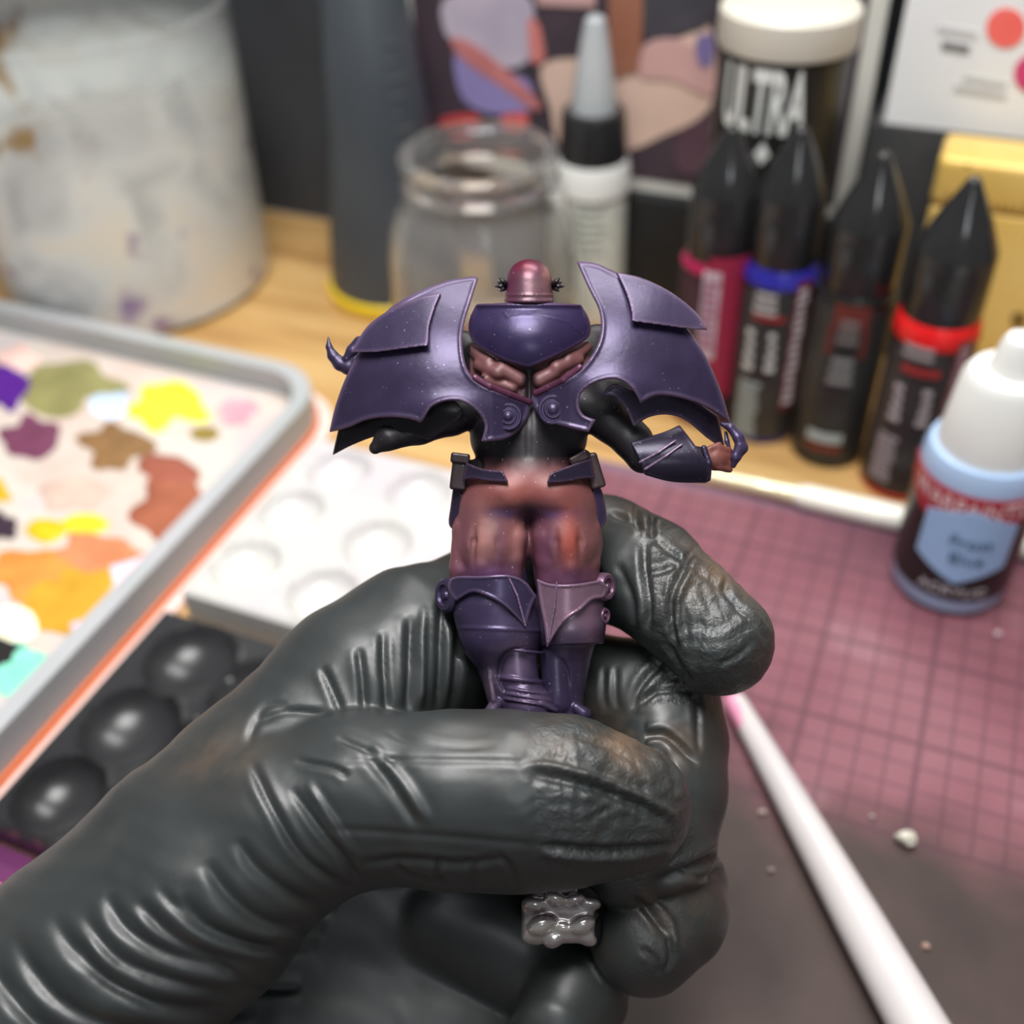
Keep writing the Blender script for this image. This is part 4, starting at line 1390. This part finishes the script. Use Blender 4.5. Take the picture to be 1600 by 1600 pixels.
# lower lames
LL = curve([(530, 664, 1), (519, 712, 1), (552, 695), (590, 681), (630, 675), (670, 687, 1), (694, 672), (724, 648), (700, 620), (655, 640), (600, 640), (560, 652)])
RL = curve([(1122, 650, 1), (1134, 704, 1), (1104, 684), (1070, 656), (1040, 648), (1012, 653), (990, 668, 1), (978, 640), (960, 620), (940, 618), (960, 600), (1000, 612), (1060, 612)])
plate('lower_lame', LL, lambda X, Y: wl(X, Y) - 24 - .12 * (Y - 640), 6, edge_col(DARK, PURD, LL, 3, .5), 5, 1.2, step=1.9, parent=pl)
plate('lower_lame', RL, lambda X, Y: wr(X, Y) - 24 - .12 * (Y - 620), 6, edge_col(PURD, EDG, RL, 3, .5), 5, 1.2, step=1.9, parent=pr)
# turned-out flange along the inner edge
for poly, wf, par, ins in ((((742, 590), (765, 604), (795, 616), (826, 628)), wl, pl, 1), (((906, 574), (880, 594), (856, 606), (838, 614)), wr, pr, -1)):
    strip('inner_flange', [(x, y, float(wf(np.array(x), np.array(y))) + 5, 5.5) for x, y in poly], 5, PLUM, par, flat=.8)


def boss(cx, cy, w, R, par):
    c = to_world(np.array([[cx, cy, w]]))[0]
    ax = CAM - c; ax = ax / np.linalg.norm(ax); ax = ax + EZ * .12; ax /= np.linalg.norm(ax)
    s = Z0 / F
    prof = [(.01, -4), (R, -4), (R, 1), (R * .92, 3.2), (R * .8, 3.4), (R * .74, 1.6), (R * .62, 1.6), (R * .55, 4.4), (R * .45, 4.6), (R * .4, 3.2), (R * .34, 3.4), (R * .28, 6.5), (R * .14, 8.2), (.01, 8.4)]
    V, Fc = lathe(c, [(r * s, h * s) for r, h in prof], 32, axis=ax, cap=False)
    mesh_obj('round_boss', V, Fc, ARM, par, colors=np.tile(PUR * 1.1, (len(V), 1)))


boss(794, 651, float(wl(np.array(794.), np.array(651.))) + 5, 21, pl)
boss(864, 640, float(wr(np.array(864.), np.array(640.))) + 5, 23, pr)

# ---- hooked talon beyond the left pauldron
f = Field((500, 518, -60), (585, 600, 20), 1.7)
f.chain([(513, 527, -22, 1.5), (514, 542, -22, 5), (520, 556, -22, 8.5), (531, 568, -22, 11), (545, 573, -22, 13), (560, 566, -24, 17), (574, 560, -26, 18)], 3)
f.chain([(541, 560, -14, 6), (550, 548, -14, 9), (562, 536, -16, 11)], 3)
sculpt('hooked_talon', f, ARM, fig, 1, colors=flat_col(PUR))

# ---- right forearm guard and gauntlet
VP = curve([(984, 690, 1), (1000, 722), (1007, 742, 1), (1050, 753), (1105, 755, 1), (1107, 728), (1092, 704), (1076, 682), (1062, 664, 1), (1034, 676)])
wv = lambda X, Y: 52 - 26 * ((Y - 716) / 45) ** 2 - 6 * ((X - 1045) / 60) ** 2
vb = plate('forearm_guard', VP, wv, 14, edge_col(PURD * .8, PUR, VP, 3, .5), 4, 1.0, step=1.9)
strip('guard_ridge', [(1000, 722, 54, 2.6), (1030, 706, 60, 2.4), (1056, 688, 56, 2.0)], 2, EDG, vb)
strip('guard_ridge', [(1008, 733, 53, 2.6), (1040, 713, 61, 2.4), (1066, 694, 57, 2.0)], 2, EDG, vb)
f = Field((1118, 648, -20), (1180, 745, 60), 1.8)
f.chain([(1128, 662, 16, 4), (1142, 668, 20, 7), (1154, 684, 22, 9), (1160, 700, 22, 9), (1154, 712, 22, 6)], 3)
f.chain([(1156, 696, 24, 8), (1150, 714, 24, 8), (1146, 728, 22, 4)], 3)
f.chain([(1134, 676, 10, 3), (1136, 690, 12, 4), (1140, 702, 14, 3)], 3)
sculpt('gauntlet', f, ARM, fig, 1, colors=flat_col(PUR * 1.1))
strip('wrist_band', [(1100, 700, 40, 5), (1108, 724, 44, 5), (1106, 748, 36, 5)], 5, PURD, fig)

# ---- belt, pouches and hip plates
for name, poly, wf, c in (
        ('belt_strap', [(728, 722, 1), (752, 732), (786, 736, 1), (795, 754, 1), (764, 752), (738, 748), (722, 752, 1)], lambda X, Y: 82 - 36 * ((X - 827) / 100) ** 2, PURD),
        ('belt_strap', [(924, 716, 1), (900, 724), (860, 739, 1), (854, 755, 1), (880, 754), (912, 748), (930, 748, 1)], lambda X, Y: 82 - 36 * ((X - 827) / 100) ** 2, PURD),
        ('hip_plate', [(708, 760, 1), (720, 768), (728, 800), (722, 822), (710, 830, 1), (701, 818), (704, 790)], lambda X, Y: 26 - 18 * ((X - 735) / 34) ** 2, PURD),
        ('hip_plate', [(932, 758, 1), (941, 768), (948, 806), (942, 823), (922, 828, 1), (918, 800), (920, 776)], lambda X, Y: 30 - 18 * ((X - 915) / 34) ** 2, PUR)):
    pp = curve(poly)
    plate(name, pp, wf, 10, edge_col(c, MAUVE, pp, 3, .35), 4, 1, step=1.8)
f = Field((690, 690, -40), (770, 780, 70), 1.8)
f.rbox((718, 738, 16), (13, 28, 24), 4, 2, rot=.12)
f.rbox((719, 716, 18), (15, 8, 26), 3, 2, rot=.12)
sculpt('belt_pouch', f, ARM, fig, 1, colors=flat_col(lin(52, 42, 46)[:3]))
f = Field((880, 690, -40), (970, 780, 70), 1.8)
f.rbox((928, 736, 18), (12, 28, 24), 4, 2, rot=-.3)
f.chain([(914, 712, 30, 9), (932, 756, 34, 8)], 3)
f.rbox((905, 716, 24), (16, 8, 22), 3, 2, rot=-.5)
sculpt('belt_pouch', f, ARM, fig, 1, colors=flat_col(lin(64, 50, 52)[:3]))

# ---- legs from the knee down
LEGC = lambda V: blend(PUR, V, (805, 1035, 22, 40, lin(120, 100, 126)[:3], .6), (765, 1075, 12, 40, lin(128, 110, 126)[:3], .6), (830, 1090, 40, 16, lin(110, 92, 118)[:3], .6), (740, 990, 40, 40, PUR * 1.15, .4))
f = Field((676, 880, -70), (876, 1200, 110), 1.9)
f.chain([(770, 912, 2, 56), (772, 950, 6, 64), (781, 983, 8, 66)], 4)
f.chain([(782, 984, 6, 60), (786, 1004, 4, 57), (792, 1034, 0, 47), (800, 1100, -6, 36)], 4)
f.ring((781, 983, 8), 65, 3.0, 2.0, tx=.04)
f.cap((771, 894, 10), (771, 860, 10), 40, 46, 3, 'sub')
f.ell((808, 1056, 62), (38, 44, 46), 2, 'sub')
f.ring((808, 1016, 14), 42, 2.5, 2, tx=.1)
f.chain([(804, 1000, 14, 30), (809, 1058, 12, 33)], 1)
f.cap((817, 1012, 40), (818, 1056, 42), 1.6, 1.6, 1.2)
f.ring((812, 1062, 14), 34, 4, 1.5, tx=.12)
f.chain([(818, 1084, 14, 34), (826, 1108, 14, 40), (836, 1150, 10, 44)], 1.5)
for q in (0, 1, 2):
    f.ring((822 + 2 * q, 1080 + 9 * q, 14), 36 + 2.5 * q, 2.4, 1.5, tx=.16)
f.cap((776, 1100, 26), (768, 1116, 26), 11, 14, 2)
f.chain([(764, 1030, 36, 4), (766, 1060, 36, 4), (772, 1094, 34, 5)], 2)
f.chain([(846, 1100, 46, 5), (868, 1110, 40, 5)], 2)
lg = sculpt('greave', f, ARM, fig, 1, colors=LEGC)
f = Field((815, 884, -80), (960, 1190, 100), 1.9)
f.chain([(888, 916, -2, 50), (890, 950, 2, 54), (892, 980, 2, 54), (893, 998, 0, 51)], 4)
f.rbox((893, 1062, 0), (80, 56, 80), 2, 2, 'sub')
f.ring((893, 1004, 0), 48, 3, 2, tx=-.06)
f.chain([(886, 1004, -8, 44), (884, 1030, -12, 38), (880, 1090, -14, 31), (880, 1140, -16, 34)], 2)
f.cap((887, 894, 6), (887, 860, 6), 36, 42, 3, 'sub')
f.ell((872, 1072, 36), (26, 46, 26), 2, 'sub')
f.chain([(868, 1024, 2, 24), (872, 1100, 0, 25)], 1.2)
f.chain([(902, 1028, 6, 5), (900, 1092, 4, 5)], 1.5)
f.cap((900, 1106, 10), (912, 1116, 10), 9, 12, 2)
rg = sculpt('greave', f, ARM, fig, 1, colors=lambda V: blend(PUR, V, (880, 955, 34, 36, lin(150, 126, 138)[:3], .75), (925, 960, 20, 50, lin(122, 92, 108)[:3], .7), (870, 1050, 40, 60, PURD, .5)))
# winged knee cops
KL = curve([(702, 905, 1), (716, 900), (750, 900), (792, 898), (820, 908), (839, 932, 1), (831, 948), (822, 982, 1), (808, 966), (784, 944), (756, 930), (736, 926), (712, 940, 1), (700, 922)])
wkl = lambda X, Y: 76 - 52 * ((X - 778) / 80) ** 2 - .06 * (Y - 940)
k1 = plate('knee_wing', KL, wkl, 8, edge_col(PUR * 1.05, EDG, KL, 3.5, .6), 6, 2.2, step=1.8, parent=lg)
strip('wing_vein', [(794, 900, 80, 1.8), (808, 930, 77, 2.0), (821, 978, 66, 2.2)], 2, EDG, lg)
KR = curve([(838, 904, 1), (862, 912), (900, 912), (938, 906, 1), (950, 918), (944, 934), (926, 938), (908, 954), (884, 970), (868, 990), (854, 1014, 1), (850, 980), (842, 940)])
wkr = lambda X, Y: 66 - 46 * ((X - 885) / 66) ** 2 - .06 * (Y - 940)
k2 = plate('knee_wing', KR, wkr, 8, edge_col(lin(126, 98, 116)[:3], EDG, KR, 3.5, .6), 6, 2.2, step=1.8, parent=rg)
strip('wing_vein', [(870, 910, 70, 1.6), (866, 950, 69, 1.8), (856, 1004, 60, 2.2)], 2, EDG, rg)
for x, y, w, R, s, par in ((695, 930, 16, 27, -1, lg), (949, 917, 20, 22, 1, rg), (945, 962, 16, 13, 1, rg)):
    c = to_world(np.array([[x, y, w]]))[0]
    ax = RT * s * .8 - FW * .6; ax /= np.linalg.norm(ax)
    sc = Z0 / F
    V, Fc = lathe(c - ax * 6 * sc, [(r * sc, h * sc) for r, h in ((.01, -8), (R, -8), (R, 5), (R * .86, 9), (R * .62, 9), (R * .55, 5), (R * .3, 5), (R * .22, 9), (.01, 10))], 32, axis=ax, cap=False)
    mesh_obj('hinge_disc', V, Fc, ARM, par, colors=np.tile(MAUVE if s > 0 else PUR, (len(V), 1)))

# ---- feet and the lumpy base below the thumb
f = Field((790, 1120, -130), (960, 1500, 60), 2.4)
f.chain([(836, 1130, 0, 40), (840, 1180, 0, 42), (850, 1240, 6, 46)], 6)
f.chain([(880, 1130, -30, 34), (882, 1200, -30, 38), (880, 1260, -24, 40)], 6)
f.rbox((866, 1330, -24), (38, 70, 40), 8, 6)
f.rbox((872, 1438, -16), (57, 36, 42), 12, 6)
for x, y, w, r in ((836, 1414, 22, 17), (868, 1404, 28, 15), (898, 1406, 26, 14), (924, 1412, 18, 13), (846, 1446, 26, 20), (880, 1450, 22, 14), (910, 1446, 26, 18), (832, 1466, 14, 14), (866, 1470, 20, 14), (918, 1468, 14, 13)):
    f.ell((x, y, w - 3), (r * 1.2, r * .8, r * 1.0), 4, rot=.5 * math.sin(x))
for y in (1428, 1434):
    f.cap((815, y, 44), (930, y - 4, 44), 5, 4, 3, 'sub')
sculpt('display_base', f, METAL, fig, 1, colors=lambda V: blend(lin(176, 170, 170)[:3], V, (860, 1430, 70, 7, lin(96, 74, 80)[:3], .8), (870, 1452, 60, 9, lin(226, 224, 216)[:3], .8), (850, 1408, 30, 8, lin(220, 216, 208)[:3], .6)))  # groove shade and bright highlights on the lumps painted into the silver
# ------------------------------------------------------------------ gloved hand
def glove_mat():
    m, nt, b = nodes_mat('black_nitrile')
    at = nd(nt, 'ShaderNodeAttribute', attribute_name='paint')
    sp = nd(nt, 'ShaderNodeSeparateColor', {'Color': at.outputs['Color']})
    tc = nd(nt, 'ShaderNodeTexCoord')
    n1 = nd(nt, 'ShaderNodeTexNoise', {'Vector': tc.outputs['Object'], 'Scale': 140.0, 'Detail': 5.0})
    f = ramp(nt, n1.outputs['Fac'], [(0.38, (0, 0, 0, 1)), (0.62, (1, 1, 1, 1))])
    k = nd(nt, 'ShaderNodeMath', {0: f, 1: sp.outputs['Red']}, operation='MULTIPLY').outputs[0]
    n0 = nd(nt, 'ShaderNodeTexNoise', {'Vector': tc.outputs['Object'], 'Scale': 40.0, 'Detail': 3.0})
    base = ramp(nt, n0.outputs['Fac'], [(0.3, lin(33, 37, 38)), (0.7, lin(44, 48, 48))])
    nt.links.new(mixc(nt, k, base, lin(104, 84, 66)), b.inputs['Base Color'])
    b.inputs['Roughness'].default_value = 0.48
    b.inputs['Specular IOR Level'].default_value = 0.85
    n2 = nd(nt, 'ShaderNodeTexNoise', {'Vector': tc.outputs['Object'], 'Scale': 880.0, 'Detail': 4.0, 'Distortion': 0.6})
    n3 = nd(nt, 'ShaderNodeTexNoise', {'Vector': tc.outputs['Object'], 'Scale': 240.0, 'Detail': 2.0})
    st = nd(nt, 'ShaderNodeMath', {0: sp.outputs['Green'], 1: .65, 2: .04}, operation='MULTIPLY_ADD').outputs[0]
    bp = nd(nt, 'ShaderNodeBump', {'Height': n2.outputs['Fac'], 'Strength': st, 'Distance': 0.00045})
    bp2 = nd(nt, 'ShaderNodeBump', {'Height': n3.outputs['Fac'], 'Strength': .12, 'Distance': 0.0005, 'Normal': bp.outputs['Normal']})
    nt.links.new(bp2.outputs['Normal'], b.inputs['Normal'])
    return m


f = Field((-430, 740, -330), (1240, 1960, 270), 4.4)
# back of the hand from the wrist to the knuckle of the index finger
f.chain([(-520, 2080, 10, 250), (-170, 1800, -10, 246), (125, 1540, -40, 196), (300, 1355, -50, 168), (399, 1253, -60, 150), (567, 1082, -96, 140), (650, 1022, -124, 132), (745, 985, -186, 122)], 30)
# palm behind the fist
f.ell((520, 1400, -240), (300, 260, 80), 50)
f.ell((760, 1250, -270), (230, 280, 60), 50)
f.ell((540, 1650, -215), (300, 130, 80), 40)
# thumb
f.chain([(150, 1540, 0, 190), (300, 1420, 20, 168), (430, 1302, 46, 140), (560, 1250, 66, 132), (700, 1251, 80, 137), (800, 1253, 84, 139), (885, 1254, 84, 133), (965, 1263, 80, 106), (984, 1266, 78, 94)], 24)
# index finger behind the figurine, tip curling forward on the right
f.chain([(740, 985, -186, 118), (850, 900, -186, 100), (940, 872, -150, 98)], 20)
f.chain([(940, 872, -150, 98), (1010, 900, -86, 92), (1062, 944, -36, 86), (1128, 1004, -8, 84)], 10)
# middle finger
f.chain([(760, 1120, -200, 110), (900, 1090, -190, 100), (1030, 1096, -130, 96)], 16)
f.chain([(1030, 1096, -130, 96), (1046, 1160, -100, 92), (1046, 1240, -70, 92), (1030, 1320, -50, 88), (985, 1350, -40, 74)], 8)
# ring finger
f.chain([(800, 1300, -240, 100), (960, 1330, -200, 96), (1040, 1390, -150, 96)], 12)
f.chain([(1040, 1390, -150, 96), (1044, 1430, -110, 94), (1010, 1474, -76, 86)], 6)
# unseen filler behind the thumb, added to keep light out of the palm
f.chain([(470, 1270, -60, 120), (700, 1262, -112, 104), (930, 1262, -116, 90)], 20)
# little finger
f.chain([(700, 1440, -250, 110), (860, 1520, -210, 90), (900, 1560, -150, 80), (870, 1610, -110, 74)], 10)

# the rubber gives way where the figurine presses into it
for fl in FIELDS:
    f.carve(fl, 12.0)
for x, y, w, R in ((695, 930, 16, 36), (949, 917, 20, 32), (945, 962, 16, 22)):
    f.ell((x, y, w), (R, R, R), 3, 'sub')

CREASES = [  # polyline, half width, depth (negative = ridge)
    ([(165, 1395), (200, 1450), (280, 1495), (425, 1528)], 9, 9), ([(215, 1405), (260, 1455), (325, 1490), (440, 1512)], 8, 8),
    ([(280, 1400), (325, 1445), (400, 1478), (500, 1474)], 9, 10), ([(320, 1345), (360, 1400), (425, 1445), (510, 1450)], 9, 9),
    ([(370, 1310), (400, 1355), (460, 1400), (528, 1422)], 8, 8), ([(245, 1385), (300, 1440), (370, 1468), (450, 1490)], 6, 4),
    ([(390, 1185), (425, 1260), (475, 1340), (555, 1395)], 7, 7), ([(455, 1230), (500, 1295), (540, 1345), (560, 1378)], 6, 7),
    ([(478, 1222), (520, 1285), (556, 1340)], 6, -5), ([(565, 1170), (610, 1225), (655, 1295)], 8, 4), ([(580, 1166), (628, 1222), (672, 1290)], 8, -4),
    ([(495, 1295), (600, 1300), (750, 1312), (860, 1322)], 6, 1.8), ([(500, 1190), (650, 1188), (780, 1190), (840, 1192)], 5, 1.6),
    ([(525, 1150), (580, 1175), (620, 1190)], 5, 4), ([(460, 1188), (520, 1200), (545, 1215)], 5, 4), ([(600, 1140), (640, 1158), (720, 1168), (780, 1166)], 6, 1.6),
    ([(80, 1430), (150, 1520), (260, 1570), (400, 1580)], 10, 9), ([(20, 1460), (90, 1560), (200, 1610), (360, 1630)], 10, 9), ([(130, 1430), (190, 1500), (300, 1540), (420, 1552)], 8, 7),
    ([(-20, 1500), (50, 1590), (140, 1650)], 10, 8), ([(120, 1470), (170, 1530), (260, 1580)], 6, 5), ([(330, 1500), (400, 1540), (470, 1545)], 6, 6),
    ([(502, 1040), (520, 1080), (535, 1116)], 6, 5), ([(560, 1010), (566, 1060), (570, 1116)], 6, 6), ([(598, 985), (600, 1050), (604, 1114)], 6, 6), ([(640, 960), (640, 1040), (636, 1114)], 7, 8),
    ([(662, 945), (660, 1030), (656, 1112)], 6, -5), ([(690, 930), (688, 1020), (684, 1112)], 7, 8), ([(718, 960), (712, 1040), (706, 1112)], 7, 7),
    ([(400, 1130), (450, 1112), (520, 1118)], 6, 4), ([(385, 1170), (410, 1110), (450, 1100)], 6, 3),
    # index finger
    ([(1022, 796), (1018, 820), (1020, 842)], 5, 12), ([(996, 780), (994, 812), (1006, 830)], 5, 7), ([(950, 800), (984, 815), (1018, 828)], 5, 6), ([(1007, 845), (1008, 902), (1014, 950), (1010, 985)], 6, 10),
    ([(1022, 842), (1046, 862), (1072, 879)], 5, 6), ([(1095, 847), (1078, 866), (1072, 879), (1050, 928), (1048, 970), (1060, 1024)], 5, 7), ([(1086, 884), (1062, 932), (1060, 975), (1070, 1020)], 5, -5),
    ([(1136, 896), (1134, 922), (1156, 950), (1176, 972), (1200, 1002)], 5, 7), ([(1072, 879), (1106, 905), (1134, 924)], 5, 4), ([(1010, 900), (1040, 890), (1060, 884)], 5, 5),
    ([(1030, 825), (1060, 818), (1078, 812)], 5, 4), ([(1120, 1040), (1150, 1026), (1176, 1004)], 5, 4), ([(965, 880), (985, 930), (990, 975)], 6, 5), ([(1040, 1000), (1062, 1040), (1084, 1064)], 5, 5),
    # middle and ring finger
    ([(1000, 1152), (1036, 1148), (1062, 1166), (1092, 1196)], 6, 10), ([(992, 1110), (1010, 1088), (1050, 1078), (1086, 1082)], 5, 5), ([(1086, 1082), (1090, 1120), (1092, 1180)], 5, 5),
    ([(945, 1040), (944, 1080), (946, 1108)], 5, 3), ([(962, 1040), (962, 1080), (964, 1108)], 5, 3), ([(1040, 1030), (1004, 1066), (986, 1110)], 6, 6), ([(1075, 1050), (1030, 1072), (1000, 1108)], 5, 4),
    ([(1132, 1326), (1112, 1342), (1070, 1362), (1020, 1380)], 8, 14), ([(990, 1400), (1014, 1424), (1044, 1462)], 6, 9), ([(1044, 1462), (1048, 1490), (1040, 1520)], 5, 7), ([(1010, 1400), (1050, 1440), (1052, 1490)], 5, -4),
    ([(1060, 1360), (1090, 1370), (1120, 1360)], 5, 5), ([(1000, 1480), (1024, 1500), (1030, 1526)], 5, 5),
    # thumb tip: nail fold under the rubber
    ([(815, 1194), (870, 1200), (940, 1220), (1010, 1250), (1062, 1280)], 7, -9), ([(830, 1212), (900, 1224), (980, 1250), (1050, 1290)], 8, 6), ([(845, 1320), (920, 1328), (1000, 1326), (1054, 1316)], 6, 9),
    ([(838, 1332), (920, 1342), (1010, 1338)], 7, -5), ([(826, 1190), (838, 1230), (840, 1290), (838, 1340)], 9, 1.5), ([(1030, 1170), (1050, 1204), (1060, 1244)], 5, 5), ([(900, 1150), (960, 1170), (1000, 1200)], 5, 3),
    ([(560, 1350), (640, 1342), (720, 1350), (790, 1340)], 6, 5), ([(690, 1340), (684, 1362), (690, 1384)], 5, 6), ([(730, 1340), (740, 1362), (732, 1388)], 5, 5), ([(780, 1336), (800, 1358), (806, 1386)], 5, 5), ([(620, 1350), (640, 1370), (700, 1380)], 5, 5),
]


def glove_post(V, Q):
    N = vnormals(V, Q)
    if (N[:, 2] * (V[:, 2] - V[:, 2].mean())).sum() < 0: N = -N
    dsp = np.zeros(len(V))
    front = np.clip((N[:, 2] - .02) / .25, 0, 1)
    hid = (V[:, 0] > 480) & (V[:, 0] < 1010) & (V[:, 1] > 1118) & (V[:, 1] < 1385) & (V[:, 2] < 30)   # surfaces inside the grip stay smooth
    front[hid] = 0
    for pl, wd, dp in CREASES:
        if pl[0][0] < 400 and pl[0][1] > 1300: wd, dp = wd * 1.25, dp * .85      # broad soft folds at the wrist
        pl = curve([p for p in pl], 5, False)
        lo, hi = pl.min(0) - wd * 5, pl.max(0) + wd * 5
        s = np.where((V[:, 0] > lo[0]) & (V[:, 0] < hi[0]) & (V[:, 1] > lo[1]) & (V[:, 1] < hi[1]))[0]
        if not len(s): continue
        d, t = dist_line(V[s, 0], V[s, 1], pl)
        tp = np.clip(np.sin(np.pi * np.clip(t, 0, 1)) * 1.6, 0, 1)
        g = -np.exp(-(d / wd) ** 2) + .35 * np.exp(-((d - 1.9 * wd) / (1.3 * wd)) ** 2)
        dsp[s] += dp * g * tp * front[s]
    # slack rubber: low folds everywhere
    x, y, w = V.T
    dsp += 1.6 * np.sin(.021 * x + .034 * y + 2.0 * np.sin(.013 * y - .009 * w)) * np.sin(.03 * w + .011 * x)
    dsp += .8 * np.sin(.06 * x - .045 * y + 1.5 * np.sin(.03 * x)) * np.sin(.05 * y + .04 * w)
    # rumpled, textured rubber on the finger tips
    tip = np.maximum(np.exp(-((x - 960) / 110) ** 2 - ((y - 1250) / 120) ** 2), np.exp(-((x - 1110) / 95) ** 2 - ((y - 960) / 100) ** 2))
    dsp += 2.2 * tip * np.sin(.13 * x + .07 * y + 2 * np.sin(.05 * y)) * np.sin(.11 * y - .06 * x + 2 * np.sin(.06 * x))
    dsp[hid] = 0
    return V + N * dsp[:, None]


def glove_col(V):
    x, y, w = V.T
    stain = np.maximum.reduce([.9 * np.exp(-((x - 960) / 110) ** 2 - ((y - 1160) / 45) ** 2), .75 * np.exp(-((x - 1120) / 70) ** 2 - ((y - 890) / 60) ** 2), .5 * np.exp(-((x - 990) / 60) ** 2 - ((y - 800) / 30) ** 2),
                               .35 * np.exp(-((x - 330) / 90) ** 2 - ((y - 1180) / 50) ** 2), .35 * np.exp(-((x - 1060) / 70) ** 2 - ((y - 1420) / 60) ** 2), .25 * np.exp(-((x - 800) / 70) ** 2 - ((y - 1160) / 40) ** 2)])
    tex = np.maximum.reduce([np.clip((x - 820) / 40, 0, 1) * (y > 1100) * (y < 1420) * (w > 20), np.clip((x - 985) / 40, 0, 1) * (y < 1100) * (y > 760) * 1.0, .3 * (x > 980) * (y > 1380)])
    return np.stack([stain, tex, 0 * x], 1)


hand_base = np.array([-40.0, 70.0, 60.0])
hand = sculpt('gloved_hand', f, glove_mat(), None, 2, colors=glove_col, origin=None, post=glove_post)
tag(hand, 'left hand in a black rubber glove gripping the figurine by its legs', 'hand')
